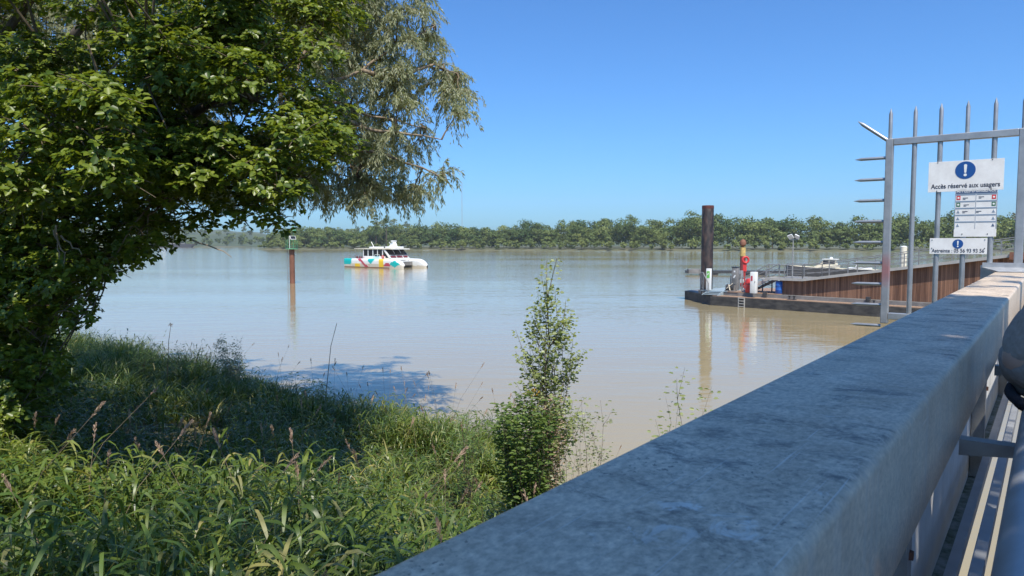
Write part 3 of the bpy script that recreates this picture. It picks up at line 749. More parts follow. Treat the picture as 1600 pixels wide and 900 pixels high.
q_ = at(1142, 446, 63.3); t_ = thing('mooring_winch', 'black mooring winch drum with pale webbing on the pontoon deck', 'winch', (q_.x, q_.y, DK+.02), ROT)
mb = MB(); mb.tube([(-.35,0,.35),(.35,0,.35)], .3, 16); mb.build('drum', M['dark'], t_, 40)
mb = MB(); mb.box((0,0,.05), (.9,.6,.1)); mb.box((-.4,0,.3), (.06,.4,.5)); mb.box((.4,0,.3), (.06,.4,.5)); mb.build('base', M['steelgrey'], t_)
mb = MB(); mb.span((-.25,-.32,.25), (.3,-.25,.72), .1, .05); mb.span((.1,-.34,.1), (-.05,-.3,.62), .09, .05); mb.build('webbing', M['cream'], t_)

# stair, platform and wood-clad ramp
RB = 1.75                                           # b of the clad wall
gw = thing('access_ramp', 'wood-clad access ramp with stair and grey railings on the pontoon', 'ramp', PA, ROT)
P0, P1, P2 = 5.6, 7.7, 25.0; Z0 = 2.60; SL = (4.42-2.46)/(20.5-7.7)
def rz_(s): return Z0 if s <= P1 else Z0+(s-P1)*SL
W2 = RB+3.4
OVH = .40
mb = MB()
mb.prism([(P0,RB,FBD+.36),(P2,RB,FBD+.36),(P2,RB,rz_(P2)-.18),(P1,RB,Z0-.18),(P0,RB,Z0-.18)], (0,.12,0)); mb.build('wood_cladding', M['clad'], gw)
mb = MB(); mb.prism([(P0,W2-.1,FBD+.36),(P2,W2-.1,FBD+.36),(P2,W2-.1,rz_(P2)-.18),(P1,W2-.1,Z0-.18),(P0,W2-.1,Z0-.18)], (0,.1,0)); mb.build('rear_cladding', M['clad'], gw)
mb = MB(); mb.box((P0+1.3,RB+1.7,(FBD+.36+Z0-.2)/2), (.1,3.2,Z0-.2-FBD-.36)); mb.build('end_wall', M['fascia'], gw)
mb = MB()
mb.prism([(P0-1.0,RB-OVH+.05,Z0-.16),(P1,RB-OVH+.05,Z0-.16),(P2,RB-OVH+.05,rz_(P2)-.16),(P2,RB-OVH+.05,rz_(P2)-.04),(P1,RB-OVH+.05,Z0-.04),(P0-1.0,RB-OVH+.05,Z0-.04)], (0,W2-RB+OVH,0)); mb.build('walkway', M['steelgrey'], gw)
mb = MB()
for b0 in (RB-OVH-.03, W2+.06):
    mb.prism([(P0-1.0,b0,Z0-.20),(P1,b0,Z0-.20),(P2,b0,rz_(P2)-.20),(P2,b0,rz_(P2)+.02),(P1,b0,Z0+.02),(P0-1.0,b0,Z0+.02)], (0,.07,0))
mb.build('edge_beam', M['fascia'], gw)
mb = MB()                                           # stair down to the deck
nst = 7; sx0, sx1 = P0-3.5, P0-1.0
for k in range(nst):
    f = (k+.5)/nst; mb.box((sx0+(sx1-sx0)*f, RB+1.0, DK+.05+(Z0-DK-.05)*(k+1)/nst-.03), (.36,1.9,.04))
for b0 in (RB, RB+1.95): mb.prism([(sx0-.1,b0,DK+.02),(sx0+.3,b0,DK+.02),(sx1,b0,Z0-.28),(sx1,b0,Z0+.04)], (0,.06,0))
mb.build('stair', M['fascia'], gw)
for b0, nm in ((RB-OVH+.0, 'railing'), (W2+.1, 'railing')):
    mb = MB()
    railing(mb, [(P0-1.0,b0,Z0),(P1,b0,Z0)], 1.12, (1.0,.66,.33), 1.5, .032, .035)
    railing(mb, [(P1,b0,Z0),(P2,b0,rz_(P2))], 1.12, (1.0,.66,.33), 2.1, .032, .035)
    mb.build(nm, M['railing'], gw)
for b0 in (RB, RB+1.95):
    mb = MB(); railing(mb, [(sx0,b0,DK+.05),(sx1,b0,Z0)], 1.15, (1.0,.66,.33), 1.4, .035, .04); mb.build('stair_railing', M['railing'], gw)
mb = MB(); mb.box((22.6,RB-.25,rz_(22.6)-.2), (1.3,.6,.5)); mb.build('abutment_block', M['rust'], gw)
# lamp post
q_ = at(1238, 430, 60.5); zb = Z0
t_ = thing('floodlight_post', 'grey post with two tilted white floodlights on the ramp platform', 'lamp post', (q_.x, q_.y, zb-.05), ROT)
mb = MB(); mb.tube([(0,0,0),(0,0,3.5)], [.06,.045], 8); mb.build('pole', M['galv_dull'], t_, 40)
mb = MB(); mb.span((-.25,0,3.3), (.35,0,3.3), .05, .05); mb.box((0,0,.06), (.25,.25,.03)); mb.build('bracket', M['galv_dull'], t_)
for s, ry in ((-.22, -.35), (.35, .45)):
    mb = MB(); R = Matrix.Rotation(ry, 3, 'Y')@Matrix.Rotation(-.9, 3, 'X'); mb.box((s,-.05,3.55), (.42,.42,.09), R, bev=.02); h_ = mb.build('floodlight', M['white'], t_)
# cabin boat moored behind, at a floating jetty
q_ = at(1298, 430, 116)
t_ = thing('motor_boat', 'moored motor boat with dark hull and cream wheelhouse behind the ramp', 'boat', (q_.x, q_.y, 0), ROT+.25); t_.scale = (.78,.78,.78)
mb = MB(); ns = 20
for a in range(ns+1):
    s = a/ns; x = -9+18*s; w = 2.3*math.sqrt(max(.002, 1-(max(0, .45-s)/.45)**2.2)); top = 1.75+.7*(1-s)**2
    for y, z in ((0,-.4),(w*.7,-.2),(w,top),(w-.12,top),(w-.12,top-.1)): mb.v.append((x, y, z))
    for y, z in ((0,-.4),(w*.7,-.2),(w,top),(w-.12,top),(w-.12,top-.1)): mb.v.append((x, -y, z))
for a in range(ns):
    for sd in (0, 5):
        for b in range(4):
            i0 = a*10+sd+b; mb.f.append((i0, i0+1, i0+11, i0+10)); mb.m.append(0 if b < 2 else 1)
    mb.f.append((a*10+4, a*10+9, a*10+19, a*10+14)); mb.m.append(1)
mb.f.append((ns*10, ns*10+1, ns*10+2, ns*10+7, ns*10+6)); mb.m.append(0)
mb.build('hull', [pmat('grey_hull', (.07,.075,.085), (.12,.12,.13), 1.5, .5), M['cream']], t_)
mb = MB(); mb.prism([(-3.6,-1.5,2.0),(1.6,-1.5,2.0),(1.6,-1.5,2.5),(-2.4,-1.5,2.6)], (0,3.0,0)); mb.prism([(-2.2,-1.35,2.5),(1.2,-1.35,2.5),(1.0,-1.35,3.75),(-1.2,-1.35,3.75)], (0,2.7,0)); mb.build('wheelhouse', M['cream'], t_)
mb = MB(); mb.box((-.1,0,3.82), (3.0,3.0,.12), bev=.04); mb.lathe((0,0,3.88), [(.35,0),(.3,.3),(.05,.4)], 12); mb.build('roof', M['white'], t_)
for x0, x1 in ((-1.4,-.3),(-.1,.9)):
    for y in (-1.38, 1.38):
        mb = MB(); mb.box(((x0+x1)/2, y, 3.2), (x1-x0,.05,.7)); mb.build('window', M['glass'], t_)
mb = MB(); mb.box((5.5,0,1.95), (4.5,2.6,.35), bev=.08); mb.build('aft_bench', M['white'], t_)
mb = MB(); mb.tube([(4.8,-1.0,1.9),(5.1,-1.0,4.1)], .07, 6); mb.build('davit', M['white'], t_)
q_ = at(1180, 428, 124)
t_ = thing('floating_jetty', 'low dark floating jetty beam behind the pontoon pedestal', 'jetty', (q_.x, q_.y, 0), -.12)
mb = MB(); mb.box((0,0,.55), (24,1.8,.5)); mb.build('walkway', M['dark'], t_); mb = MB(); mb.box((-10.5,0,.65), (2.2,2.2,.75)); mb.build('float', M['steelgrey'], t_)
for x in (-8, 0, 8):
    mb = MB(); mb.box((x,0,.1), (3,1.6,.7)); mb.build('float', M['dark'], t_)

# ------------------------------------------------------------------ footbridge (foreground)
BROT = math.atan2(U.y, U.x)
fb = thing('footbridge', 'galvanised steel footbridge with wide box beam parapet running out from the bank', 'footbridge', (0,0,CZ), BROT)
# local x = u, local y = -p, local z = -down
def fillet_box(mb, x0, x1, y0, y1, z0, z1, r, seg=6):
    sec = []
    for cx, cz, a0 in ((y1-r, z1-r, 0), (y0+r, z1-r, 90), (y0+r, z0+r, 180), (y1-r, z0+r, 270)):
        for k in range(seg+1):
            a = math.radians(a0+90*k/seg); sec.append((cx+r*math.cos(a), cz+r*math.sin(a)))
    n = len(sec); xs = np.linspace(x0, x1, 24)
    vs = [(x, y, z) for x in xs for y, z in sec]; fs = []
    for i in range(len(xs)-1):
        for k in range(n):
            k2 = (k+1) % n; fs.append((i*n+k, i*n+k2, (i+1)*n+k2, (i+1)*n+k))
    fs.append(tuple(range(n))); fs.append(tuple((len(xs)-1)*n+k for k in range(n)))
    mb.add(vs, fs)
UG = 9.5
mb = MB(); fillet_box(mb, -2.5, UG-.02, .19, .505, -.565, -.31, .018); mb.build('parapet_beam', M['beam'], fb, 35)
mb = MB(); mb.box((3.2,.33,-.92), (12.4,.012,.72)); mb.build('infill_panel', M['panel'], fb)
for k in range(5):
    u = -.6+2.6*k
    mb = MB(); mb.box((u,.29,-.92), (.07,.06,.72)); po = mb.build('post', M['galv_dull'], fb)
    mb = MB(); mb.lathe((u,.262,-.80), [(.013,0),(.013,.02)], 6); mb.lathe((u+.02,.258,-1.2), [(.013,0),(.013,.02)], 6); mb.build('bolt', M['rust'], po)
mb = MB(); mb.box((3.2,.305,-1.33), (12.4,.07,.09)); mb.build('bottom_chord', M['moss'], fb)
mb = MB(); mb.tube([(x, .0, -.50) for x in (-2.5,0,3,6,9.2)], .056, 20); mb.build('handrail', M['galv'], fb, 40)
for z, y, r in ((-1.0,.147,.022),(-1.15,.238,.022)):
    mb = MB(); mb.span((-2.5,y,z), (9.2,y,z), .034, .045); mb.build('rail', M['galv'], fb)
for k in range(8):
    u = -2.2+1.5*k
    mb = MB(); mb.prism([(u,.188,-.545),(u,.03,-.545),(u,.05,-.575),(u,.188,-.59)], (.05,0,0)); mb.build('bracket', M['galv_dull'], fb)
mb = MB(); mb.box((3.2,-.55,-1.53), (12.4,1.42,.05)); mb.build('deck', M['deck_grey'], fb)
mb = MB(); mb.box((3.2,.135,-1.46), (12.4,.03,.09)); mb.build('toe_board', M['galv'], fb)
# far side of the walkway
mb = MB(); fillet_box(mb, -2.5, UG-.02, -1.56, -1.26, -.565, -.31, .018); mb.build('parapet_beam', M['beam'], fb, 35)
mb = MB(); mb.box((3.2,-1.41,-.92), (12.4,.012,.72)); mb.build('infill_panel', M['panel'], fb)
mb = MB(); mb.box((3.2,-1.38,-1.33), (12.4,.07,.09)); mb.build('bottom_chord', M['moss'], fb)
# collar round the beam end
mb = MB()
mb.span((UG-.02,.62,-.24), (UG-.02,.20,-.24), .09, .06); mb.span((UG-.02,.60,-.24), (UG-.02,.60,-.56), .07, .07)
mb.prism([(UG-.06,.63,-.265),(UG-.06,.20,-.265),(UG-.20,.20,-.305),(UG-.20,.47,-.305)], (0,0,.008))
mb.prism([(UG-.06,.63,-.265),(UG-.20,.492,-.305),(UG-.20,.492,-.54),(UG-.06,.63,-.54)], (.008,0,0))
mb.build('end_collar', M['galv'], fb)
# ------------------------------------------------------------------ spiked gate frame
def gm():
    m = pmat('gate_steel', (.34,.345,.355), (.44,.445,.45), 7, .40, .6, .04)
    return m
M['gate'] = gm()
def post_red():
    m = pmat('gate_post_steel', (.30,.305,.315), (.40,.405,.41), 7, .45, .5, .04); nt = m.node_tree; b = nt.nodes['Principled BSDF']
    src = b.inputs['Base Color'].links[0].from_socket
    tc = nt.nodes.new('ShaderNodeTexCoord'); sx = nt.nodes.new('ShaderNodeSeparateXYZ'); nt.links.new(tc.outputs['Object'], sx.inputs[0])
    nz = nt.nodes.new('ShaderNodeTexNoise'); nz.inputs['Scale'].default_value = 5; nt.links.new(tc.outputs['Object'], nz.inputs[0])
    ab = nt.nodes.new('ShaderNodeMath'); ab.operation = 'ADD'; ab.inputs[1].default_value = .31; nt.links.new(sx.outputs[2], ab.inputs[0])
    a2 = nt.nodes.new('ShaderNodeMath'); a2.operation = 'ABSOLUTE'; nt.links.new(ab.outputs[0], a2.inputs[0])
    a3 = nt.nodes.new('ShaderNodeMath'); a3.operation = 'MULTIPLY_ADD'; a3.inputs[1].default_value = -4; nt.links.new(a2.outputs[0], a3.inputs[0]); nt.links.new(nz.outputs['Fac'], a3.inputs[2])
    mr = nt.nodes.new('ShaderNodeMapRange'); mr.inputs['From Min'].default_value = -.35; mr.inputs['From Max'].default_value = .25; mr.inputs['To Max'].default_value = .6
    nt.links.new(a3.outputs[0], mr.inputs[0])
    mx = nt.nodes.new('ShaderNodeMix'); mx.data_type = 'RGBA'; nt.links.new(mr.outputs[0], mx.inputs[0]); nt.links.new(src, mx.inputs[6]); mx.inputs[7].default_value = (.5,.12,.10,1)
    nt.links.new(mx.outputs[2], b.inputs['Base Color']); return m
gt = thing('spiked_gate_frame', 'galvanised spiked anti-climb gate frame straddling the footbridge beam', 'gate', up(UG, 0, 0), BROT)
GP = [1.593-.259*i for i in range(6)]               # local y of the uprights (left positive)
TOP = 1.21
def spike(mb, p0, p1, r):
    p0, p1 = Vector(p0), Vector(p1); d = (p1-p0).normalized(); mb.tube([p0, p1-d*.07, p1], [r, r, .002], 10)
mb = MB(); mb.box((0,GP[0],(TOP+.04-.96)/2), (.08,.08,TOP+.04+.96), bev=.008); mb.build('post', post_red(), gt)
mb = MB(); mb.box((0,GP[5],(TOP+.04-.24)/2), (.08,.08,TOP+.04+.24), bev=.008); mb.build('post', M['gate'], gt)
mb = MB(); mb.box((0,(GP[0]+GP[5])/2,TOP), (.076,GP[0]-GP[5]-.082,.078), bev=.006); mb.build('top_rail', M['gate'], gt)
mb = MB(); mb.box((0,(GP[0]+.62)/2,-.87), (.076,GP[0]-.62-.085,.078), bev=.006); mb.build('bottom_rail', M['gate'], gt)
for i in range(1, 5):
    mb = MB(); zb = -.83 if i < 4 else -.21
    mb.tube([(0,GP[i],zb), (0,GP[i],TOP-.04)], .027, 12); mb.build('bar', M['gate'], gt, 40)
for i in range(6):
    mb = MB(); spike(mb, (0,GP[i],TOP+.035), (0,GP[i],TOP+.40+.0*i), .022); mb.build('spike', M['gate'], gt, 40)
for k in range(9):
    z = 1.03-.253*k
    mb = MB(); spike(mb, (0,GP[0]+.038,z), (0,GP[0]+.38,z+.0), .019); mb.build('spike', M['gate'], gt, 40)
mb = MB(); spike(mb, (0,GP[0]+.02,TOP+.02), (0,GP[0]+.36,TOP+.285), .022); mb.build('spike', M['gate'], gt, 40)
# left side sign frame etc.
def text_mesh(name, body, size, mat, parent, loc, align='CENTER', width=None, bold=0.0):
    cu = bpy.data.curves.new('t', 'FONT'); cu.body = body; cu.size = size; cu.align_x = align; cu.align_y = 'CENTER'; cu.offset = bold; cu.extrude = .0006
    tmp = bpy.data.objects.new('t', cu); COL.objects.link(tmp)
    bpy.context.view_layer.update()
    dg = bpy.context.evaluated_depsgraph_get(); me = bpy.data.meshes.new_from_object(tmp.evaluated_get(dg))
    bpy.data.objects.remove(tmp); bpy.data.curves.remove(cu)
    if width:
        xs = [v.co.x for v in me.vertices]; k = width/(max(xs)-min(xs))
        for v in me.vertices: v.co.x *= k
    # text plane XY -> sign plane: local x (right) = -y local, up = z, facing -x
    for v in me.vertices:
        x, y, z = v.co; v.co = (-z, -x, y)
    me.materials.clear(); me.materials.append(mat)
    o = bpy.data.objects.new(name, me); COL.objects.link(o); o.parent = parent; o.location = loc; return o
def disc(mb, x, y, z, r, t=.002, seg=36, mi=None, sx=1.0):
    mb.prism([(x, y+sx*r*math.cos(2*PI*k/seg), z+r*math.sin(2*PI*k/seg)) for k in range(seg)], (-t,0,0), mi)
def exclaim(parent, x, z, r):
    mb = MB(); disc(mb, x, 0, z, r); d_ = mb.build('blue_disc', M['sign_blue'], parent)
    mb = MB(); n = 16; pts = []
    top, bot = z+r*.66, z-r*.22
    for k in range(n+1): a = PI*k/n; pts.append((x-.0025, r*.155*math.cos(a), top-r*.13+r*.15*math.sin(a)))
    for k in range(n+1): a = PI+PI*k/n; pts.append((x-.0025, r*.10*math.cos(a), bot+r*.1*math.sin(a)))
    mb.prism(pts, (-.0015,0,0)); disc(mb, x-.0025, 0, z-r*.55, r*.16, .0015); mb.build('exclamation_mark', M['white'], d_)
def plate(label, y0, y1, z0, z1, name='sign', xoff=-.032, sub=()):
    t = thing(name, label, 'sign', up(UG+xoff, -(y0+y1)/2, 0)+Vector((0,0,z0)), BROT, 'signs on the gate bars')
    mb = MB(); mb.box((-.002,0,(z1-z0)/2), (.004,y0-y1,z1-z0), bev=.001); mb.build('plate', M['sign'], t)
    mb = MB()
    for yy, zz in sub:
        mb.lathe((0,0,0), [(.006,0),(.006,.004)], 8); 
        for v in range(len(mb.v)-16, len(mb.v)):
            x, y, z = mb.v[v]; mb.v[v] = (-.004-z, yy+x, zz+y)
    mb.build('rivet', M['dark'], t)
    return t
t_ = plate('large white sign with blue exclamation disc reading Accès réservé aux usagers', 1.178, .457, .595, .94, sub=((.27,.335),(-.25,.335),(.27,.012),(-.25,.012)))
exclaim(t_, -.0045, .235, .098)
text_mesh('lettering', 'Accès réservé aux usagers', .075, M['sign_text'], t_, (-.0052,0,.062), width=.66, bold=.0011)
t_ = plate('small white sign with blue disc reading Astreinte and a phone number', 1.14, .584, -.116, .065, sub=((.255,.16),(-.255,.16),(.255,.065),(-.255,.065)))
exclaim(t_, -.0045, .115, .052)
text_mesh('lettering', 'Astreinte : 05 56 93 93 56', .06, M['sign_text'], t_, (-.0052,0,.036), width=.51, bold=.0008)
t_ = plate('emergency call board headed APPELS D\'URGENCE with rows of coloured cells', .907, .506, .08, .63, xoff=-.029, name='emergency_board', sub=((.12,.03),(-.12,.03)))
W = .401
mb = MB(); mb.box((-.005,0,.515), (.002,W-.012,.058)); h_ = mb.build('header', M['sign_navy'], t_)
text_mesh('lettering', "APPELS D'URGENCE", .05, M['white'], h_, (-.0064,0,.515), width=W*.93, bold=.0008)
mb = MB()
for k in range(5):
    z = .475-.077*k
    for s in (-1, 1): mb.box((-.005,s*W*.245,z), (.002,W*.46,.014))
mb.box((-.005,W/2-.004,.29), (.002,.006,.40)); mb.box((-.005,-W/2+.004,.29), (.002,.006,.40)); mb.box((-.005,0,.29), (.002,.004,.40))
mb.build('row_bar', M['sign_bluegrey'], t_)
for k, (ml, mr_) in enumerate((('sign_red','sign_red'),('sign_green','sign_green'),('sign_bluegrey','sign_bluegrey'),('sign_bluegrey','sign_bluegrey'),('sign_bluegrey','sign_navy'))):
    z = .44-.077*k
    for s, mm in ((1, ml), (-1, mr_)):
        mb = MB(); w_ = .038 if k < 2 else .03
        if k < 2: mb.box((-.005,s*(W*.5-.034),z), (.002,w_,.045))
        else: mb.prism([(-.005,s*(W*.5-.034)-w_/2,z-.016),(-.005,s*(W*.5-.034)+w_/2,z-.016),(-.005,s*(W*.5-.034),z+.016)], (-.002,0,0))
        ic = mb.build('icon', M[mm], t_)
        if k < 2:
            mb = MB(); disc(mb, -.0064, s*(W*.5-.034), z, .011, .001, 10); mb.build('icon_mark', M['white'], ic)
mb = MB()
for y, z in ((.10,.437),(-.05,.445),(.09,.36),(.10,.285),(-.03,.285)):
    mb.box((-.005,y,z), (.0015,.05,.007)); mb.box((-.005,y+.012,z-.014), (.0015,.026,.006))
mb.build('small_print', M['sign_text'], t_)

# ------------------------------------------------------------------ person at the rail, left elbow out
def skin_body(name, verts, edges, radii, mat, parent, root=0, sub=2):
    me = bpy.data.meshes.new(name); me.from_pydata([tuple(v) for v in verts], edges, [])
    o = bpy.data.objects.new(name, me); COL.objects.link(o)
    sk = o.modifiers.new('skin', 'SKIN'); sk.use_smooth_shade = True
    for i, r in enumerate(radii):
        sv = me.skin_vertices[0].data[i]; sv.radius = r if isinstance(r, tuple) else (r, r); sv.use_root = (i == root)
    ss = o.modifiers.new('sub', 'SUBSURF'); ss.levels = sub; ss.render_levels = sub
    bpy.context.view_layer.update()
    dg = bpy.context.evaluated_depsgraph_get(); m2 = bpy.data.meshes.new_from_object(o.evaluated_get(dg)); m2.name = name
    bpy.data.objects.remove(o)
    m2.materials.clear(); m2.materials.append(mat)
    m2.polygons.foreach_set('use_smooth', [True]*len(m2.polygons))
    o = bpy.data.objects.new(name, m2); COL.objects.link(o); o.parent = parent
    return o
# local frame: +x forward (out along the bridge), +y left, z up from deck
PU, PPp = 2.55, .325
pe = thing('person', 'person in a charcoal sweatshirt standing at the rail with bent elbow', 'person', up(PU, PPp, 1.505), BROT)
body = [(0,0,.95),(0,0,1.15),(0,0,1.38),(.02,0,1.52),(.04,0,1.62),(.06,0,1.74),
        (0,.09,.90),(.02,.10,.50),(0,.10,.08),(.13,.11,.04),
        (0,-.09,.90),(.02,-.10,.50),(0,-.10,.08),(.13,-.11,.04),
        (0,.19,1.42),(-.06,.40,1.17),(.10,.33,1.08),(.22,.22,1.06),
        (0,-.19,1.42),(.02,-.27,1.12),(.2,-.24,1.06),(.28,-.16,1.1)]
ed = [(0,1),(1,2),(2,3),(3,4),(4,5),(0,6),(6,7),(7,8),(8,9),(0,10),(10,11),(11,12),(12,13),(2,14),(14,15),(15,16),(16,17),(2,18),(18,19),(19,20),(20,21)]
rd = [(.13,.15),(.12,.14),(.12,.17),.058,.085,.08, .085,.06,.045,.045, .085,.06,.045,.045, .07,.055,.042,.03, .07,.055,.042,.03]
skin_body('body', body, ed, rd, M['skin'], pe)
# sweatshirt: torso and sleeves, fuller than the body
sv = [(0,0,.88),(0,0,1.0),(0,0,1.2),(0,0,1.40),(.01,0,1.50),(0,.2,1.42),(-.02,.285,1.33),(-.03,.33,1.24),(-.01,.355,1.16),(.06,.335,1.10),(.17,.27,1.08),
      (0,-.2,1.42),(.01,-.26,1.25),(.03,-.27,1.12),(.2,-.24,1.06)]
se = [(0,1),(1,2),(2,3),(3,4),(3,5),(5,6),(6,7),(7,8),(8,9),(9,10),(3,11),(11,12),(12,13),(13,14)]
sr = [(.17,.19),(.165,.185),(.15,.18),(.13,.18),.09,.09,.095,.105,.112,.09,.06,.095,.09,.085,.055]
sw = skin_body('sweatshirt', sv, se, sr, M['fabric'], pe, 0, 4)
# folds: displace along normals by a crease pattern round the elbow
me = sw.data; co = np.empty(len(me.vertices)*3); no = np.empty(len(me.vertices)*3)
me.vertices.foreach_get('co', co); me.vertices.foreach_get('normal', no); co = co.reshape(-1,3); no = no.reshape(-1,3)
cr1 = 1-np.abs(np.sin(co[:,2]*26+co[:,1]*17+np.sin(co[:,0]*19+co[:,2]*9)*1.2)); cr2 = 1-np.abs(np.sin(co[:,2]*15-co[:,1]*31+co[:,0]*21+np.sin(co[:,2]*23)))
dsp = -.012*cr1**4-.010*cr2**5
me.vertices.foreach_set('co', (co+no*dsp[:,None]).ravel())
mb = MB(); mb.tube([(.03+.0*k, .355+.085*math.cos(2*PI*k/16), 1.085+.012*math.sin(2*PI*k/8)-.01) for k in range(9)], [.02]*9, 8)
mb.v = []; mb.f = []; mb.m = []
c0, c1 = Vector((-.045,.385,1.085)), Vector((.14,.29,1.035))
for dz, rr in ((0, .015), (-.018, .012)):
    pts = []
    for k in range(25):
        a = 2*PI*k/24; pts.append(Vector((.01,.345,1.068+dz))+Vector((.105*math.cos(a)*(1-.2*(dz<0)), .066*math.sin(a)*(1-.2*(dz<0)), .02*math.cos(a))))
    mb.tube(pts, rr, 8, cap=False)
mb.build('sleeve_hem', M['fabric_hem'], pe, 60)
trv = [(0,0,.95),(0,.09,.88),(.02,.10,.5),(0,.10,.1),(0,-.09,.88),(.02,-.10,.5),(0,-.10,.1)]
skin_body('trousers', trv, [(0,1),(1,2),(2,3),(0,4),(4,5),(5,6)], [(.12,.14),.10,.08,.07,.10,.08,.07], M['denim'], pe)
bm = bmesh.new(); bmesh.ops.create_uvsphere(bm, u_segments=24, v_segments=16, radius=1)
bmesh.ops.delete(bm, geom=[v for v in bm.verts if v.co.x > .25 and v.co.z < .42 or v.co.z < -.55], context='VERTS')
for v in bm.verts: v.co = Vector((.04+v.co.x*.122, v.co.y*.108, 1.715+v.co.z*.135+.004*math.sin(v.co.y*30)))
me = bpy.data.meshes.new('hair'); bm.to_mesh(me); bm.free(); me.polygons.foreach_set('use_smooth', [True]*len(me.polygons)); me.materials.append(M['hair'])
o = bpy.data.objects.new('hair', me); COL.objects.link(o); o.parent = pe
mb = MB()
for s in (-1, 1): mb.lathe((.143,s*.032,1.715), [(.004,-.01),(.012,-.004),(.012,.004),(.004,.01)], 8)
mb.build('eye', M['dark'], pe)
mb = MB(); mb.prism([(.135,-.012,1.66),(.135,.012,1.66),(.168,0,1.665),(.14,0,1.71)], (0,0,.002)); mb.build('nose', M['skin'], pe)
for s in (-1, 1):
    mb = MB(); mb.box((.17,s*.105,.03), (.27,.1,.09), bev=.03); mb.box((.06,s*.105,.07), (.1,.095,.1), bev=.03); mb.build('shoe', M['dark'], pe, 40)
for s, wr in ((1, Vector((.22,.22,1.06))), (-1, Vector((.28,-.16,1.1)))):
    vv = [wr, wr+Vector((.07,-.03*s,0))]; ee = [(0,1)]; rr = [.026,(.038,.022)]
    dirn = Vector((1,-.35*s,0)).normalized(); lat = Vector((dirn.y,-dirn.x,0))
    for f in range(4):
        b0 = vv[1]+dirn*.035+lat*(f-1.5)*.019; ln = (.028,.032,.030,.023)[f]
        i0 = len(vv); vv += [b0, b0+dirn*ln+Vector((0,0,-.006)), b0+dirn*ln*1.7+Vector((0,0,-.022)), b0+dirn*ln*2.1+Vector((0,0,-.045))]
        ee += [(1,i0),(i0,i0+1),(i0+1,i0+2),(i0+2,i0+3)]; rr += [.0095,.009,.0085,.0075]
    i0 = len(vv); b0 = vv[0]+dirn*.03+lat*.03*s; vv += [b0, b0+dirn*.03+lat*.02*s, b0+dirn*.06+lat*.018*s+Vector((0,0,-.012))]; ee += [(0,i0),(i0,i0+1),(i0+1,i0+2)]; rr += [.012,.011,.009]
    skin_body('hand', vv, ee, rr, M['skin'], pe, 0, 1)

# ------------------------------------------------------------------ vegetation: near trees
def alder_leaves(q, c, r, n, L=(.05,.098), flat=.42):
    # leaves sit in rosettes round the twig ends
    m = max(2, n//6); d = rand_dir(m); rad = RNG.random(m)**.45
    P = np.array(c)+d*rad[:, None]*np.array([r, r, r*flat])
    ax = nrm(rand_dir(m)*.45+np.array([0,-.2,1.0])+d*.55)
    t1 = nrm(np.cross(ax, rand_dir(m))); t2 = np.cross(ax, t1)
    for j in range(6):
        th = j*PI/3+RNG.uniform(-.45, .45, m); lift = RNG.uniform(-.25, .55, m)[:, None]
        A = nrm(t1*np.cos(th)[:, None]+t2*np.sin(th)[:, None]+ax*lift+np.array([0,0,-.12]))
        Nn = nrm(ax+rand_dir(m)*.30-A*lift*.6); l = RNG.uniform(L[0], L[1], m)
        V, Q = leaf_arrays(P+A*.008+rand_dir(m)*.012, A, Nn, l, l*RNG.uniform(.58, .76, m), fold=.14); q.add(V, Q)
def poly_in(px, py, poly):
    ins = False; n = len(poly); j = n-1
    for i in range(n):
        xi, yi = poly[i]; xj, yj = poly[j]
        if (yi > py) != (yj > py) and px < (xj-xi)*(py-yi)/(yj-yi)+xi: ins = not ins
        j = i
    return ins
def sample_poly(poly):
    xs = [p[0] for p in poly]; ys = [p[1] for p in poly]
    while True:
        x = RNG.uniform(min(xs), max(xs)); y = RNG.uniform(min(ys), max(ys))
        if poly_in(x, y, poly): return x, y
def curve_pts(p0, p1, n=6, sag=.0, wob=.15):
    p0, p1 = Vector(p0), Vector(p1); L = (p1-p0).length; out = []
    for k in range(n+1):
        t = k/n; q_ = p0.lerp(p1, t)+Vector((0,0,sag*4*t*(1-t)*L))
        if 0 < k < n: q_ += Vector((random.uniform(-1,1), random.uniform(-1,1), random.uniform(-1,1)))*wob*L/n
        out.append(q_)
    return out

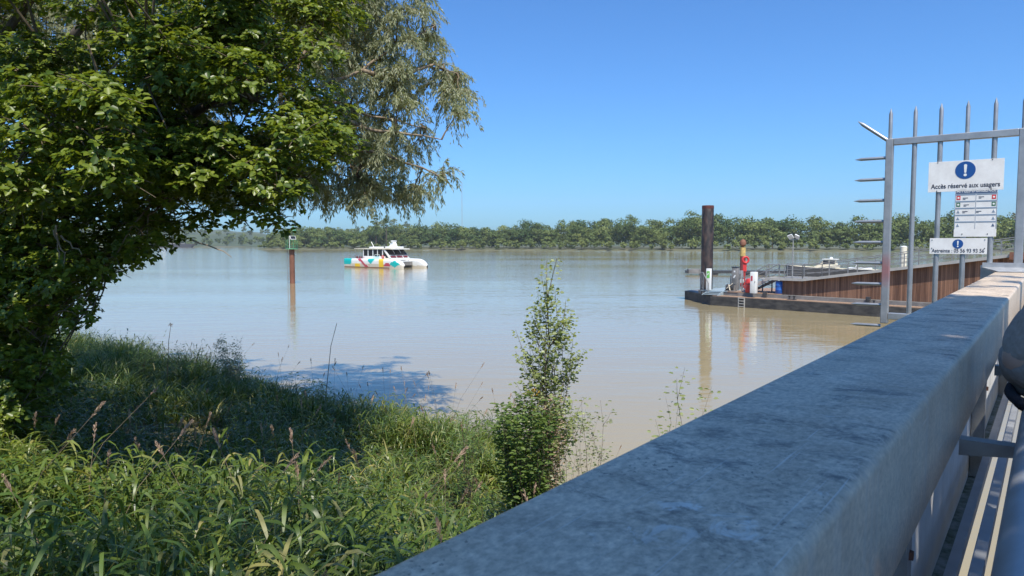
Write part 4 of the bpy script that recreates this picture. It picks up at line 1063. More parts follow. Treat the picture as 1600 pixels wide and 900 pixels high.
# --- alder-like tree, trunk at the left edge
tx, ty = -9.3, 12.4; tz = gpt(tx, ty)
al = thing('alder_tree', 'large glossy round-leaved tree overhanging the grassy bank in front of the willow', 'tree', (tx, ty, tz))
O = Vector((tx, ty, tz))
mbT = MB(); trunk_top = Vector((.4,-.3,6.5))
mbT.tube([(0,0,-.5),(.05,0,1.0),(.15,-.1,3.0),trunk_top,(.9,-.6,10.0),(1.2,-.8,13.5)], [.42,.34,.28,.22,.15,.05], 12)
mbT.build('trunk', M['bark'], al, 60)
reg = [  # polygon (px,py), depth range, number of clumps, clump radius
    ([(-60,-30),(545,-30),(525,60),(530,130),(470,150),(300,160),(180,130),(60,140),(-60,130)], (9.2,12.6), 92, (.42,.75)),
    ([(185,-20),(400,-20),(420,120),(350,160),(200,120)], (7.9,9.3), 20, (.4,.6)),
    ([(-60,130),(200,150),(300,150),(420,165),(520,190),(530,225),(420,255),(250,300),(120,330),(-60,330)], (8.4,11.8), 66, (.38,.7)),
    ([(-60,120),(160,120),(200,220),(150,300),(-60,300)], (7.0,8.6), 26, (.35,.55)),
    ([(240,190),(470,215),(485,290),(400,310),(250,300)], (8.0,10.0), 32, (.32,.52)),
    ([(-60,320),(240,310),(235,370),(150,420),(95,470),(60,520),(-60,560)], (9.0,12.2), 88, (.38,.62)),
    ([(-60,450),(70,450),(85,560),(70,690),(-60,720)], (9.4,12.0), 80, (.38,.62)),
    ([(-300,400),(-40,450),(-40,750),(-300,750)], (9,12.5), 34, (.5,.8)),
    ([(-700,-500),(560,-500),(540,-30),(-700,-30)], (10.8,16), 120, (.8,1.3)),
    ([(-150,-440),(360,-440),(360,-70),(-150,-70)], (6.8,8.8), 13, (.5,.75)),
    ([(-700,-30),(-60,-30),(-60,480),(-700,300)], (10,17), 55, (.8,1.3)),
]
q = QM(); clumps = []
CLR = at(292, 690, 15.2); CLR.z = gpt(CLR.x, CLR.y)
SUN_EL = math.radians(58); SAZ = Vector((.18,-.984,0)).normalized()
SUN = Vector((SAZ.x*math.cos(SUN_EL), SAZ.y*math.cos(SUN_EL), math.sin(SUN_EL)))
def in_gap(w):
    d = w-CLR; d = d-SUN*d.dot(SUN); return math.hypot(d.x, d.y) < 1.0
for poly, (d0, d1), n, (r0, r1) in reg:
    for k in range(n):
        x, y = sample_poly(poly); D = RNG.uniform(d0, d1); r = RNG.uniform(r0, r1)
        c = at(x, y, D)-O
        if in_gap(c+O): continue
        clumps.append((c, r))
        dens = 580 if r < .8 else 280
        alder_leaves(q, c, r, int(dens*(r/.65)**2*1.05))
# hanging sprays along the lower edge
spr = [(250,345,.5),(275,352,.4),(230,375,.4),(205,385,.45),(180,400,.4),(160,425,.35),(140,450,.35),(120,470,.3),(100,485,.35),(85,510,.4),(110,430,.5),(60,540,.5),(310,335,.35),(340,328,.4),(370,335,.35),(400,330,.4),(425,335,.35),(440,345,.3),(300,350,.3),(266,378,.16),(152,478,.2),(140,495,.18),(115,505,.2),(462,305,.35),(480,280,.3),(505,255,.3),(520,215,.35),(535,175,.3)]
for x, y, r in spr:
    D = RNG.uniform(8.8, 10.4); r *= .82; c = at(x, y, D)-O
    if in_gap(c+O): continue
    clumps.append((c, r)); alder_leaves(q, c, r, int(400*(r/.6)**2)+18, flat=.8)
cr_ = q.build('crown', M['alder'], al)
# limbs and twigs
mbL = MB(); ends = [at(390,158,10.1), at(300,185,9.7), at(470,230,10.1), at(500,60,10.9), at(380,20,10.1), at(230,120,8.9), at(150,260,9.3), at(90,190,8.3), at(260,300,9.6), at(420,300,9.6),
                    at(60,60,9.7), at(-150,100,9.7), at(180,400,10.2), at(480,-150,10.9), at(200,-250,10.5), at(-200,-200,10.5), at(440,100,11.7)]
limbs = []
for e in ends:
    e = e-O; z0 = max(2.0, min(9.5, e.z*.55+random.uniform(-.8,.8)+.5)); s0 = Vector((.1+.07*z0, -.05-.05*z0, z0))
    pts = curve_pts(s0, e, 7, .10, .22); L = (e-s0).length
    mbL.tube(pts, [.012*L*(1-k/7.6)+.015 for k in range(8)], 8); limbs += pts[2:]
# the dark bough visible through the crown
pts = [at(265,190,9.9)-O, at(300,178,9.8)-O, at(335,156,9.7)-O, at(360,150,9.6)-O, at(395,156,9.6)-O]; mbL.tube(pts, [.08,.07,.06,.05,.035], 8); limbs += pts
mbL.build('limb', M['bark'], al, 60)
mbW = MB()
for c, r in clumps:
    n_ = min(limbs, key=lambda L: (L-c).length)
    mbW.tube(curve_pts(n_, c, 3, .05, .25), [.022,.016,.011,.006], 5, cap=False)
    for k in range(3):
        e = c+Vector((random.uniform(-1,1), random.uniform(-1,1), random.uniform(-.6,.6)))*r
        mbW.tube([c, c.lerp(e, .5)+Vector((0,0,.03)), e], [.008,.006,.003], 4, cap=False)
mbW.build('twigs', M['twig'], al)
# bare dangling twigs seen against the shade
mb = MB()
for base, tip in (((88,352),(100,412)),((95,368),(128,398)),((84,360),(92,405)),((300,375),(362,402))):
    a, b = at(base[0], base[1], 8.3)-O, at(tip[0], tip[1], 8.2)-O
    mb.tube(curve_pts(a, b, 5, 0, .3), [.013,.011,.009,.008,.006,.004], 5)
mb.build('bare_twig', M['bark_pale'], al)

# --- willow behind it
wx, wy = -13.6, 19.0; wz = gpt(wx, wy); O2 = Vector((wx, wy, wz))
wi = thing('willow_tree', 'grey-green weeping willow reaching out over the water behind the glossy tree', 'tree', O2)
mb = MB(); mb.tube([(0,0,-.5),(.1,.05,1.5),(.4,0,3.6),(1.2,-.1,5.6),(2.2,0,8.5),(3.4,.3,12)], [.48,.40,.34,.26,.16,.06], 12); mb.build('trunk', M['bark'], wi, 60)
WB = [
 [at(395,215,17.21), at(450,205,17.39), at(515,160,17.57), at(545,165,17.76), at(580,182,17.95), at(620,188,18.32), at(665,200,18.68)],
 [at(395,215,17.21), at(470,150,17.39), at(520,125,17.57), at(565,110,17.95), at(600,85,18.32), at(640,60,18.68), at(680,40,19.06)],
 [at(515,160,17.57), at(550,190,17.39), at(590,205,17.39), at(640,210,17.39), at(690,218,17.48)],
 [at(440,180,17.76), at(470,90,18.04), at(520,20,18.32), at(580,-40,18.78), at(640,-60,19.06)],
 [at(450,205,17.39), at(520,230,17.76), at(600,240,18.13), at(660,262,18.50), at(700,285,18.68)],
 [at(565,110,17.95), at(620,120,18.50), at(680,100,19.06), at(715,115,19.43)],
 [at(395,215,17.76), at(430,250,18.13), at(500,270,18.50), at(560,280,18.87)],
 [at(300,120,17.57), at(200,60,18.04), at(120,30,18.32), at(40,20,18.50)],
 [at(300,200,17.57), at(250,260,17.85), at(300,290,18.13)],
 [at(300,120,17.57), at(260,-80,18.50), at(300,-250,19.43)], [at(440,180,17.76), at(430,-100,18.50), at(500,-260,19.43)],
]
mbB = MB(); wpts = []
for br in WB:
    br = [b-O2 for b in br]; P = []
    for a, b in zip(br[:-1], br[1:]): P += [a, a.lerp(b, .5)+Vector((random.uniform(-.06,.06), random.uniform(-.1,.1), random.uniform(-.05,.05)))]
    P.append(br[-1]); n_ = len(P); r0 = .065 if br is not None else .08
    mbB.tube(P, [r0*(1-.82*k/(n_-1)) for k in range(n_)], 7, cap=False); wpts += P
mbB.tube([Vector((1.0,-.1,5.2)), Vector((2.8,-.2,6.4)), WB[0][0]-O2], [.2,.16,.09], 8); mbB.tube([Vector((1.0,-.1,5.2)), WB[7][0]-O2], [.16,.09], 8)
mbB.build('branch', M['bark_pale'], wi, 60)
wreg = [
 ([(470,-40),(640,-60),(680,0),(688,60),(722,110),(726,165),(695,190),(678,225),(688,265),(655,280),(600,285),(540,270),(490,240),(480,120)], (17.2,22.5), 150, (.5,.8)),
 ([(684,60),(734,130),(728,175),(694,150)], (19.5,21), 10, (.35,.5)),
 ([(470,250),(540,270),(640,290),(690,290),(640,318),(560,325),(480,315)], (18,21.5), 34, (.4,.6)),
 ([(-80,-80),(190,-80),(200,40),(110,115),(-80,125)], (17,21), 66, (.55,.85)),
 ([(230,250),(480,250),(480,310),(360,322),(240,315)], (17.5,21), 36, (.4,.6)),
 ([(190,-60),(500,-60),(500,240),(300,200)], (17.5,21), 46, (.6,.9)),
 ([(-300,-420),(640,-420),(680,-40),(-300,-40)], (17,23), 70, (.7,1.1)),
 ([(300,-260),(640,-260),(685,-45),(300,-45)], (17.5,22.5), 55, (.6,.9)),
]
q = QM(); mbS = MB()
for poly, (d0, d1), n, (r0, r1) in wreg:
    for k in range(n):
        x, y = sample_poly(poly); D = RNG.uniform(d0, d1); c = at(x, y, D)-O2; r = RNG.uniform(r0, r1)
        if in_gap(c+O2): continue
        n_ = min(wpts, key=lambda L: (L-c).length); back = (c-n_); back = back.normalized() if back.length > .05 else Vector((1,0,0))
        root = c-back*min(r*.6, (c-n_).length)
        mbS.tube(curve_pts(n_, root, 4, .06, .2), [.026,.02,.016,.012,.009], 5, cap=False)
        for j in range(int(15*(r/.6))):
            d = Vector(tuple(RNG.normal(size=3)))+back*.9; d.z = d.z*.6+.25; d.normalize(); ln = r*RNG.uniform(.8, 1.55); m_ = 6; pts = []
            for i in range(m_+1):
                t = i/m_; pts.append(root+d*ln*(t-.22*t*t)+Vector((0,0,-ln*.55*t*t)))
            if j % 2 == 0: mbS.tube([pts[0], pts[2], pts[4], pts[6]], [.008,.006,.004,.002], 3, cap=False)
            nl = int(34*ln)+10; tt = RNG.random(nl)**.8*m_*.999; i0 = tt.astype(int); fr = tt-i0
            PA_ = np.array([tuple(v) for v in pts]); C = PA_[i0]*(1-fr)[:, None]+PA_[i0+1]*fr[:, None]; T = nrm(PA_[i0+1]-PA_[i0])
            C = C+RNG.normal(0, .022, C.shape)
            A = nrm(T*.75+rand_dir(nl)*.7+np.array([0,0,-.5])); l = RNG.uniform(.09, .16, nl)
            V, Q = leaf_arrays(C, A, rand_dir(nl)+np.array([0,-.5,.5]), l, l*.21, six=False); q.add(V, Q)
q.build('crown', M['willow'], wi); mbS.build('twigs', M['twig'], wi)

# --- tree behind the photographer: its shade falls over the beam
sx_, sy_ = 6.0, -5.0
sh = thing('shade_tree', 'leafy tree behind the footbridge shading its beam', 'tree', (sx_, sy_, 3.1)); O3 = Vector((sx_, sy_, 3.1))
mb = MB(); mb.tube([(0,0,-.4),(-.2,.2,3),(-1.0,1.2,6.5),(-2.2,2.4,10)], [.35,.28,.2,.06], 10); mb.build('trunk', M['bark'], sh, 60)
SUN_EL = math.radians(58); SAZ = Vector((.18,-.984,0)).normalized()
SUN = Vector((SAZ.x*math.cos(SUN_EL), SAZ.y*math.cos(SUN_EL), math.sin(SUN_EL)))
q = QM(); mbW = MB()
for k in range(250):
    u = RNG.uniform(-2.3, 4.9); p = RNG.uniform(-1.6, -.40); t = RNG.uniform(4.6, 7.5)
    c = up(u, p, .4)+SUN*t - O3; r = RNG.uniform(.36, .52)
    alder_leaves(q, c, r, int(380*(r/.6)**2), L=(.09,.13))
    mbW.tube(curve_pts(Vector((-1.0,1.2,6.5)), c, 4, .05, .2), [.05,.035,.02,.012,.006], 5, cap=False)
for (u, p, t, r, n) in [(6.4,-.8,8,.5,110),(7.3,.3,7.5,.45,90),(8.2,-.6,8,.4,60),(6.9,-.3,8.3,.4,70)]:
    c = up(u, p, .4)+SUN*t-O3; alder_leaves(q, c, r, n, L=(.09,.13)); mbW.tube(curve_pts(Vector((-1.0,1.2,6.5)), c, 4, .05, .2), [.05,.035,.02,.012,.006], 5, cap=False)
# shade over the near middle grass
for k in range(26):
    x = RNG.uniform(-3.6, -.6); y = RNG.uniform(4.0, 7.8); c = Vector((x, y, gpt(x, y)+.6))+SUN*RNG.uniform(9, 11)-O3; r = RNG.uniform(.4, .6); alder_leaves(q, c, r, 90, L=(.09,.13))
    mbW.tube(curve_pts(Vector((-2.2,2.4,10)), c, 4, .05, .2), [.05,.035,.02,.012,.006], 5, cap=False)
q.build('crown', M['alder'], sh); mbW.build('limb', M['bark'], sh)

# ------------------------------------------------------------------ grass on the bank
def ngrid(x, y, s, seed):
    return np.sin(x*s+seed)*np.cos(y*s*1.13+seed*1.7)+.5*np.sin(x*s*2.3+y*s*1.1+seed*2.1)
def blades(n, urange, prange, hrange, wrange, bend, dens=None, seed=0):
    u = RNG.uniform(*urange, n); p = RNG.uniform(*prange, n)
    if dens is not None:
        keep = RNG.random(n) < dens(u, p); u = u[keep]; p = p[keep]
    n = len(u); z = zg_np(u, p)
    P = np.stack([u*U.x+p*N.x, u*U.y+p*N.y, z-.05], 1)
    h = RNG.uniform(*hrange, n)*(1+.25*ngrid(P[:,0], P[:,1], 1.1, seed))*np.where(ushift(u, p) > 10, np.interp(p, [-25,-21,-6], [1,.62,.62]), 1); w = RNG.uniform(*wrange, n)
    th = RNG.uniform(0, 2*PI, n); dr = np.stack([np.cos(th), np.sin(th), 0*th], 1)
    dr = nrm(dr+np.array([.15,-.25,0])); sd = np.stack([-dr[:,1], dr[:,0], 0*th], 1)
    tw = RNG.normal(0, .5, n)[:, None]; sd = nrm(sd+dr*tw)
    bd = RNG.uniform(*bend, n)
    rows = []
    for t, wf in ((0,.55),(.3,1.0),(.58,.95),(.82,.6),(1.0,.04)):
        off = dr*(h*bd*t**2.0)[:, None]; zz = h*(t-.42*bd*t**2.6)
        c = P+off; c[:, 2] += zz
        rows.append(c-sd*(w*wf*.5)[:, None]); rows.append(c+sd*(w*wf*.5)[:, None])
    V = np.stack(rows, 1).reshape(-1, 3); k = np.arange(n)[:, None]*10
    Q = np.concatenate([k+np.array([[2*a, 2*a+1, 2*a+3, 2*a+2]]) for a in range(4)], 1).reshape(-1, 4)
    return V, Q
def reeds(n, urange, prange, hrange, lrange, wrange, dens, m_=6, seed=0):
    u = RNG.uniform(*urange, n); p = RNG.uniform(*prange, n)
    x = u*U.x+p*N.x; y = u*U.y+p*N.y
    keep = RNG.random(n) < dens(u, p)*np.clip(.75+.7*ngrid(x, y, 1.6, seed), .08, 1); u = u[keep]; p = p[keep]; n = len(u)
    B = np.stack([u*U.x+p*N.x, u*U.y+p*N.y, zg_np(u, p)-.04], 1)
    h = RNG.uniform(*hrange, n)*(1+.22*ngrid(B[:,0], B[:,1], .9, seed+3))*np.where(ushift(u, p) > 10, np.interp(p, [-25,-21,-6], [1,.62,.62]), 1); th = RNG.uniform(0, 2*PI, n)
    ln = np.stack([np.cos(th)+.25, np.sin(th)-.3, 0*th], 1)*(h*RNG.uniform(.05, .3, n))[:, None]
    def stem(t): 
        c = B+ln*(t**1.6)[:, None]; c[:, 2] += h*t; return c
    out = []
    sd = np.stack([np.cos(th+1.3), np.sin(th+1.3), 0*th], 1)*.0032
    r_ = []
    for t in (0, .35, .7, 1.0):
        c = stem(np.full(n, t)); r_ += [c-sd*(1-.5*t), c+sd*(1-.5*t)]
    V = np.stack(r_, 1).reshape(-1, 3); k = np.arange(n)[:, None]*8
    out.append((V, np.concatenate([k+np.array([[2*a, 2*a+1, 2*a+3, 2*a+2]]) for a in range(3)], 1).reshape(-1, 4)))
    for j in range(m_):
        t = np.clip(.22+.78*(j+RNG.uniform(-.3, .4, n))/(m_-1), .1, 1); b = stem(t)
        az = RNG.uniform(0, 2*PI, n); d = np.stack([np.cos(az), np.sin(az), 0*az], 1); s_ = np.stack([-d[:,1], d[:,0], RNG.normal(0, .35, n)], 1); s_ = nrm(s_)
        l = RNG.uniform(*lrange, n); w = RNG.uniform(*wrange, n)*(.6+.6*(l/lrange[1])); el = RNG.uniform(.35, 1.0, n); dr = RNG.uniform(.45, 1.25, n)
        r_ = []
        for q_, wf in ((0,.35),(.25,.95),(.5,1.0),(.78,.65),(1.0,.03)):
            c = b+d*(l*(.85*q_-.18*q_*q_))[:, None]; c[:, 2] += l*(el*q_-dr*q_*q_)
            r_ += [c-s_*(w*wf*.5)[:, None], c+s_*(w*wf*.5)[:, None]]
        V = np.stack(r_, 1).reshape(-1, 3); k = np.arange(n)[:, None]*10
        out.append((V, np.concatenate([k+np.array([[2*a, 2*a+1, 2*a+3, 2*a+2]]) for a in range(4)], 1).reshape(-1, 4)))
    return out
cl = at(292, 690, 15.2); CU, CPp = U.x*cl.x+U.y*cl.y, N.x*cl.x+N.y*cl.y
def dens_near(u, p):
    x = u*U.x+p*N.x; y = u*U.y+p*N.y; d = np.hypot(x, y)
    f = np.clip((7.5/np.maximum(d, 2))**1.7, 0, 1)
    inview = (x/np.maximum(y, .5) > -1.3) & (y > 1.5) & (d > 3.6)
    clr = np.clip((((u-CU)/1.0)**2+((p-CPp)/2.3)**2-.5)*2.0, 0.02, 1)
    wl = np.clip((14.3-ushift(u, p))/.6, 0, 1)
    return f*inview*clr*wl
q = QM()
V, Q = blades(80000, (-1,14.5), (-34,-.75), (.35,.75), (.014,.028), (.35,1.2), dens_near, 1); q.add(V, Q)
V, Q = blades(34000, (-1,14.4), (-34,-.75), (.45,.8), (.026,.044), (.7,1.5), dens_near, 2); q.add(V, Q)
for V, Q in reeds(28000, (-.8,14.2), (-32,-.8), (.45,.85), (.24,.52), (.016,.034), dens_near, 6, 4): q.add(V, Q)
for V, Q in reeds(500, (1.5,6), (-9,-1.5), (.65,.95), (.32,.5), (.026,.038), dens_near, 6, 9): q.add(V, Q)
def dens_edge(u, p):
    x = u*U.x+p*N.x; y = u*U.y+p*N.y
    return ((x/np.maximum(y, .5) > -.95) & (y > 3) & (ushift(u, p) < 14.4))*np.clip(1.1-np.hypot(x, y)/60, .2, 1)
V, Q = blades(30000, (10.8,14.5), (-44,-4.5), (.9,1.6), (.016,.028), (.25,.9), dens_edge, 3); q.add(V, Q)
for V, Q in reeds(5200, (10.5,14.4), (-40,-5), (.9,1.55), (.25,.5), (.018,.032), dens_edge, 6, 5): q.add(V, Q)
V, Q = blades(9000, (8.5,12), (-36,-17), (.6,1.15), (.02,.035), (.3,.9), dens_edge, 3); q.add(V, Q)
o = q.build('grass', M['grass'], smooth=True); tag(o, 'thick tall green reed grass covering the sloping river bank', 'grass', kind='stuff')
# short dry grass in the clearing
q = QM(); V, Q = blades(5000, (CU-1.6,CU+1.6), (CPp-3.4,CPp+3.4), (.08,.25), (.008,.016), (.5,1.6)); q.add(V, Q)
o = q.build('dry_grass', leafmat('dry_grass', (.16,.14,.05), (.36,.28,.14), .8, .2, .2)); tag(o, 'flattened straw-coloured grass in the sunny clearing', 'dry grass', kind='stuff')
# seed heads and tall stems
def seed_mesh(n, urange, prange, h, ln, dens=None):
    qq = QM(); mbs = MB(); cnt = 0
    while cnt < n:
        u = RNG.uniform(*urange); p = RNG.uniform(*prange)
        if dens is not None and RNG.random() > dens(np.array([u]), np.array([p]))[0]: continue
        cnt += 1; hh = RNG.uniform(*h); th = RNG.uniform(0, 2*PI); ld = Vector((math.cos(th)+.3, math.sin(th), 0))*hh*RNG.uniform(.2, .6)
        b = U*u+N*p; b.z = zg(u, p); L = RNG.uniform(*ln)
        a = b+ld*.45+Vector((0,0,hh*.6)); e = b+ld+Vector((0,0,hh)); dirn = (e-a).normalized()
        mbs.tube([b, a, e], [.004,.003,.002], 3, cap=False)
        m_ = 46; t = RNG.random(m_); C = np.array(e)-np.array(dirn)*(L*.3)+np.array(dirn)*(t*L)[:, None]
        A = nrm(np.array(dirn)+rand_dir(m_)*.5); wv = L*.17*np.sin(np.clip(t, .05, .95)*PI)**.7
        V, Q = leaf_arrays(C, A, rand_dir(m_), wv*1.4+.01, .006+wv*.18, six=False); qq.add(V, Q)
    return qq, mbs
qq, mbs = seed_mesh(110, (2,13.5), (-14,-1.2), (.85,1.35), (.14,.24), dens_near)
o = qq.build('grass_plumes', M['seed']); tag(o, 'pinkish brown grass seed plumes standing above the bank grass', 'grass plumes', kind='stuff')
qq2, mbs2 = seed_mesh(70, (12,14.4), (-26,-6), (1.2,1.9), (.12,.2))
o = qq2.build('waterside_plumes', M['seed']); tag(o, 'thin seed plumes of the tall grass along the waterline', 'grass plumes', kind='stuff')
mbs.v, mbs.f, mbs.m = mbs.v, mbs.f, mbs.m
o = mbs.build('grass_stems', M['twig']); tag(o, 'fine dry stems carrying the seed plumes', 'grass stems', kind='stuff')
o = mbs2.build('waterside_stems', M['twig']); tag(o, 'fine stems of the waterline plumes', 'grass stems', kind='stuff')
# bramble / broad leaved ground cover under the tree
q = QM(); n = 9000; u = RNG.uniform(1.5, 8.0, n); p = RNG.uniform(-20, -7.5, n)
x = u*U.x+p*N.x; y = u*U.y+p*N.y; kp = (x/np.maximum(y,1) < -.38+.12*RNG.normal(size=n)) & (y > 5) & ((((u-CU)/1.3)**2+((p-CPp)/2.6)**2) > 1); u = u[kp]; p = p[kp]; n = len(u)
P = np.stack([u*U.x+p*N.x, u*U.y+p*N.y, zg_np(u, p)+RNG.uniform(.1, .75, n)*(.6+.4*np.sin(u*1.7)*np.cos(p*1.3))], 1)
A = rand_dir(n); A[:, 2] *= .3; l = RNG.uniform(.06, .12, n); V, Q = leaf_arrays(P, A, rand_dir(n)*.5+np.array([0,0,1.]), l, l*.7); q.add(V, Q)
o = q.build('undergrowth', M['bramble']); tag(o, 'broad-leaved bramble undergrowth in the shade beside the trunk of the glossy tree', 'undergrowth', kind='stuff')

# ------------------------------------------------------------------ single plants
def stem_plant(name, label, base, stems, leaf, lw, mat, per=46, six=True, droop=.0, cat='shrub', twig='twig', start=.15, spread=.12, up_lean=.35, side=0, smat=None):
    """stems: list of tip points (world); leaves set along each stem and its side shoots"""
    base = Vector(base); t = thing(name, label, cat, base); mb = MB(); q = QM()
    for tip, r0 in stems:
        e = Vector(tip)-base; off = Vector((random.uniform(-.1,.1), random.uniform(-.1,.1), 0))
        P = curve_pts(off, e, 7, .0, .16); n_ = len(P)
        mb.tube(P, [r0*(1-.85*k/(n_-1)) for k in range(n_)], 6, cap=False)
        lines = [(P, per)]
        for k in range(side):
            i = random.randint(2, n_-2); th = random.uniform(0, 2*PI); l = e.length*random.uniform(.10, .26)*(1.2-i/n_)
            sp = [P[i], P[i]+Vector((math.cos(th)*l*.4, math.sin(th)*l*.4, l*.5)), P[i]+Vector((math.cos(th)*l*.7, math.sin(th)*l*.7, l*1.15))]
            mb.tube(sp, [r0*.4, r0*.25, r0*.1], 4, cap=False); lines.append((sp, int(per*.4)))
        for ln, m_ in lines:
            A_0 = np.array([tuple(v) for v in ln]); s0 = start if len(ln) > 4 else .1
            tt = (1-(1-s0)*RNG.random(m_)**1.25)*(len(ln)-1); i0 = np.clip(tt.astype(int), 0, len(ln)-2); fr = (tt-i0)[:, None]
            C = A_0[i0]*(1-fr)+A_0[i0+1]*fr; T = nrm(A_0[i0+1]-A_0[i0]); th = RNG.uniform(0, 2*PI, m_)
            H = np.stack([np.cos(th), np.sin(th), 0*th], 1); C = C+H*RNG.uniform(0, spread, m_)[:, None]
            A = nrm(H+T*up_lean+np.array([0,0,-droop])); l = RNG.uniform(leaf*.65, leaf*1.2, m_)
            V, Q = leaf_arrays(C, A, rand_dir(m_)*.6+np.array([0,0,.8])-np.array([0,.3,0]), l, l*lw, six=six); q.add(V, Q)
    mb.build('stem', M[twig], t); q.build('foliage', mat, t)
    return t
# poplar sapling in the middle
D0 = 10.0; b0 = at(848, 735, D0); b0.z = gpt(b0.x, b0.y)
tips = [(872,404,10.0,.026),(890,468,10.2,.014),(842,430,9.9,.014),(905,520,10.1,.012),(826,478,9.8,.012),(818,540,9.8,.010),(868,450,10.3,.014),(896,560,10.3,.010),(855,520,9.7,.01),(880,500,9.8,.01),(835,560,10.2,.01),(862,470,9.9,.012),(850,440,10.1,.012),(900,490,9.9,.010),(822,585,10.1,.009)]
tips = [(862+(a-862)*.8, b, d, r) for a, b, d, r in tips]
stem_plant('poplar_sapling', 'slim upright poplar sapling with small pale leaves in front of the water', b0, [(at(a,b,d), r) for a,b,d,r in tips],   .056, .85, M['poplar'], 78, True, .2, 'sapling', start=.40, spread=.10, side=7)
# dense herb clump at its foot
st = []
for k in range(36):
    px = RNG.uniform(772, 866); D = RNG.uniform(9.0, 10.4); tp = 612+abs(px-835)*.35+RNG.uniform(-5, 55); st.append((at(px, tp, D), .008))
b1 = at(825, 770, 9.6); b1.z = gpt(b1.x, b1.y)
stem_plant('leafy_shrub', 'dense dark green leafy shrub crowding the foot of the poplar sapling', b1, st, .10, .30, M['herb'], 84, True, .15, start=.25, spread=.08)
t_ = stem_plant('dry_weed', 'tangled brown withered weed against the dark leafy shrub', Vector((at(868,760,9.5).x, 9.5, gpt(at(868,760,9.5).x, 9.5))), [(at(RNG.uniform(845,888), RNG.uniform(600,680), RNG.uniform(9.3,9.9)), .005) for k in range(16)], .05, .3, M['seed'], 34, False, .2, 'weed', start=.3)
t_ = thing('ragwort', 'small orange-yellow flower head beside the poplar sapling stem', 'flower', at(832,640,9.6)); qf = QM(); c = np.zeros((60,3)); c = rand_dir(60)*np.array([.09,.09,.05])+np.array([0,0,.24])
V, Q = leaf_arrays(c, rand_dir(60), rand_dir(60), .028, .016, six=False); qf.add(V, Q); qf.build('blossom', M['flower'], t_); mb = MB(); mb.tube([(0,0,-.5),(0,0,.24)], [.006,.004], 5); mb.build('stem', M['twig'], t_)
# spindly saplings near the beam
b2 = at(915, 760, 9.0); b2.z = gpt(b2.x, b2.y)
stem_plant('willow_sapling', 'spindly sparse sapling between the poplar sapling and the beam edge', b2, [(at(908,620,9.0),.008),(at(938,625,9.1),.008),(at(925,660,8.9),.006),(at(943,690,9.0),.006),(at(898,650,9.0),.006),(at(915,640,9.1),.006)], .05, .5, M['willow'], 40, True, .1, 'sapling', start=.3, side=4)
b3 = at(1050, 760, 8.2); b3.z = gpt(b3.x, b3.y)
stem_plant('willow_sapling', 'small sprig of sparse leafy shoots rising over the middle of the beam', b3, [(at(1070,574,8.2),.009),(at(1112,604,8.3),.007),(at(1040,620,8.1),.006),(at(1060,630,8.2),.006),(at(1098,640,8.2),.006),(at(1024,655,8.1),.006)], .06, .55, M['poplar'], 34, True, .1, 'sapling', start=.35, side=3)
# tall herbs along the left waterside
def herb(label, px, ptop, D, n, w, leaf=.10, lw=.2, mat='herb', name='waterside_herb', side=0):
    st = [(at(px+RNG.uniform(-w, w), ptop+RNG.uniform(0, 45), D+RNG.uniform(-.5, .5)), .008) for k in range(n)]
    b = at(px, 600, D); b.z = gpt(b.x, b.y)
    t = stem_plant(name, label, b, st, leaf, lw, M[mat], 60, False, .1, 'herb', start=.2, side=side)
    t['group'] = 'tall herbs along the waterside'; return t
herb('bushy pale-flowered weed rising above the shaded waterside reeds', 362, 522, 22.5, 16, 26, .07, .5, 'willow', 'flowering_weed', 5)
herb('dark tall herb clump beside the ivy-dark trunk at the waterside', 140, 535, 22, 20, 30, .14, .2)
herb('dark herb clump in the middle of the shaded waterside reeds', 215, 540, 23, 18, 30, .14, .2)
herb('thin dark herbs between the shaded clumps and the pale-flowered weed', 295, 538, 23, 18, 30, .13, .2)
herb('sunlit leafy herb clump at the water edge behind the clearing', 470, 580, 20.5, 22, 45, .12, .2)
herb('green herbs at the water edge left of the leafy shrub', 730, 640, 11.6, 14, 26, .10, .22)
# lone tall stalk
t_ = thing('tall_grass_stalk', 'single tall grass stalk leaning right above the water edge', 'grass stalk', at(508,575,21)); e = at(526,506,21)-at(508,575,21)
mb = MB(); mb.tube([(0,0,-.9), e*.5, e], [.012,.009,.006], 5); mb.build('stem', M['twig'], t_); qf = QM(); t = RNG.random(40); C = np.array(e)*(0.75+.25*t)[:, None]; V, Q = leaf_arrays(C, nrm(np.array(e)[None]+rand_dir(40)*.3), rand_dir(40), .06, .012, six=False); qf.add(V, Q); qf.build('seed_head', M['seed'], t_)
t_ = thing('tall_weed_stalk', 'single upright weed stalk with small round head above the shaded reeds', 'weed', at(260,560,22)); e = at(267,508,22)-at(260,560,22)
mb = MB(); mb.tube([(0,0,-.8), e*.5, e], [.011,.009,.006], 5); mb.build('stem', M['twig'], t_); qf = QM(); C = np.array(e)+rand_dir(30)*.04; V, Q = leaf_arrays(C, rand_dir(30), rand_dir(30), .05, .02, six=False); qf.add(V, Q); qf.build('seed_head', M['seed'], t_)

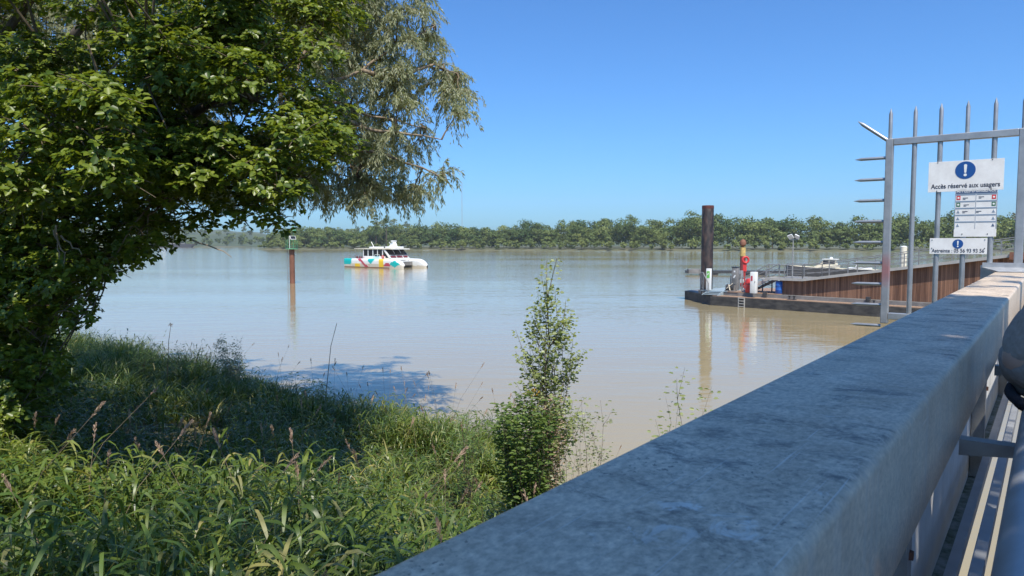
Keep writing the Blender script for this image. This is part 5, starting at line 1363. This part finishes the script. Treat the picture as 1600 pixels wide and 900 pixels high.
# small repeated pieces: one object each
def split_loose(o):
    bm = bmesh.new(); bm.from_mesh(o.data); bm.verts.ensure_lookup_table(); seen = set(); isl = []
    for v in bm.verts:
        if v.index in seen: continue
        st = [v]; cur = set()
        while st:
            x = st.pop()
            if x.index in cur: continue
            cur.add(x.index); st += [e.other_vert(x) for e in x.link_edges]
        seen |= cur; isl.append(cur)
    bm.free()
    if len(isl) < 2: return
    for k, cur in enumerate(isl):
        bm = bmesh.new(); bm.from_mesh(o.data if k == 0 else src); bm.verts.ensure_lookup_table()
        if k == 0: src = o.data
        bmesh.ops.delete(bm, geom=[v for v in bm.verts if v.index not in cur], context='VERTS')
        me = bpy.data.meshes.new(o.name); bm.to_mesh(me); bm.free()
        for m in src.materials: me.materials.append(m)
        if k == 0: keep = me
        else:
            c = o.copy(); c.data = me; COL.objects.link(c)
    o.data = keep
for o in list(bpy.data.objects):
    if o.type == 'MESH' and o.name.split('.')[0] in ('bolt','bracket','small_print','bare_twig','antenna','emblem','rivet','eye','row_bar','shoe','webbing'):
        split_loose(o)
        
# ------------------------------------------------------------------ thin summer haze over the river
mb = MB(); mb.box((0,1150,(180-4)/2), (6400,3400,184)); hz = mb.build('haze', bpy.data.materials.new('summer_haze')); hm = hz.data.materials[0]; hm.use_nodes = True
nt = hm.node_tree; nt.nodes.remove(nt.nodes['Principled BSDF']); pv = nt.nodes.new('ShaderNodeVolumePrincipled'); pv.inputs['Density'].default_value = .00010; pv.inputs['Color'].default_value = (.86,.92,1,1)
nt.links.new(pv.outputs[0], nt.nodes['Material Output'].inputs['Volume']); tag(hz, kind='stuff')
# ------------------------------------------------------------------ light, sky, camera
w = bpy.data.worlds.new('World'); SC.world = w; w.use_nodes = True; nt = w.node_tree
bg = nt.nodes['Background']; sky = nt.nodes.new('ShaderNodeTexSky'); sky.sky_type = 'NISHITA'; sky.sun_disc = False
sky.sun_elevation = SUN_EL; sky.sun_rotation = math.atan2(SAZ.x, SAZ.y); sky.altitude = 0; sky.air_density = 1.0; sky.dust_density = 1.0; sky.ozone_density = 6.0
mt = nt.nodes.new('ShaderNodeMix'); mt.data_type = 'RGBA'; mt.blend_type = 'MULTIPLY'; mt.inputs[0].default_value = 1; mt.inputs[7].default_value = (.44,.76,1.05,1); nt.links.new(sky.outputs[0], mt.inputs[6]); nt.links.new(mt.outputs[2], bg.inputs['Color']); bg.inputs['Strength'].default_value = .10
sl = bpy.data.lights.new('sun', 'SUN'); sl.energy = 3.6; sl.angle = math.radians(.53); sl.color = (1,.94,.83)
so = bpy.data.objects.new('sun', sl); COL.objects.link(so); so.rotation_euler = SUN.to_track_quat('Z', 'Y').to_euler()
cam = bpy.data.cameras.new('camera'); co_ = bpy.data.objects.new('camera', cam); COL.objects.link(co_); SC.camera = co_
cam.sensor_width = 36; cam.lens = 36*F/1600; cam.clip_start = .02; cam.clip_end = 20000
co_.location = (0,0,CZ); co_.rotation_euler = (PI/2-PITCH, 0, 0)
cam.dof.use_dof = True; cam.dof.focus_distance = 9; cam.dof.aperture_fstop = 16
SC.view_settings.view_transform = 'Standard'; SC.view_settings.look = 'None'; SC.view_settings.exposure = .85; SC.view_settings.gamma = 1
SC.cycles.use_denoising = True
SC.cycles.max_bounces = 8; SC.cycles.transparent_max_bounces = 4
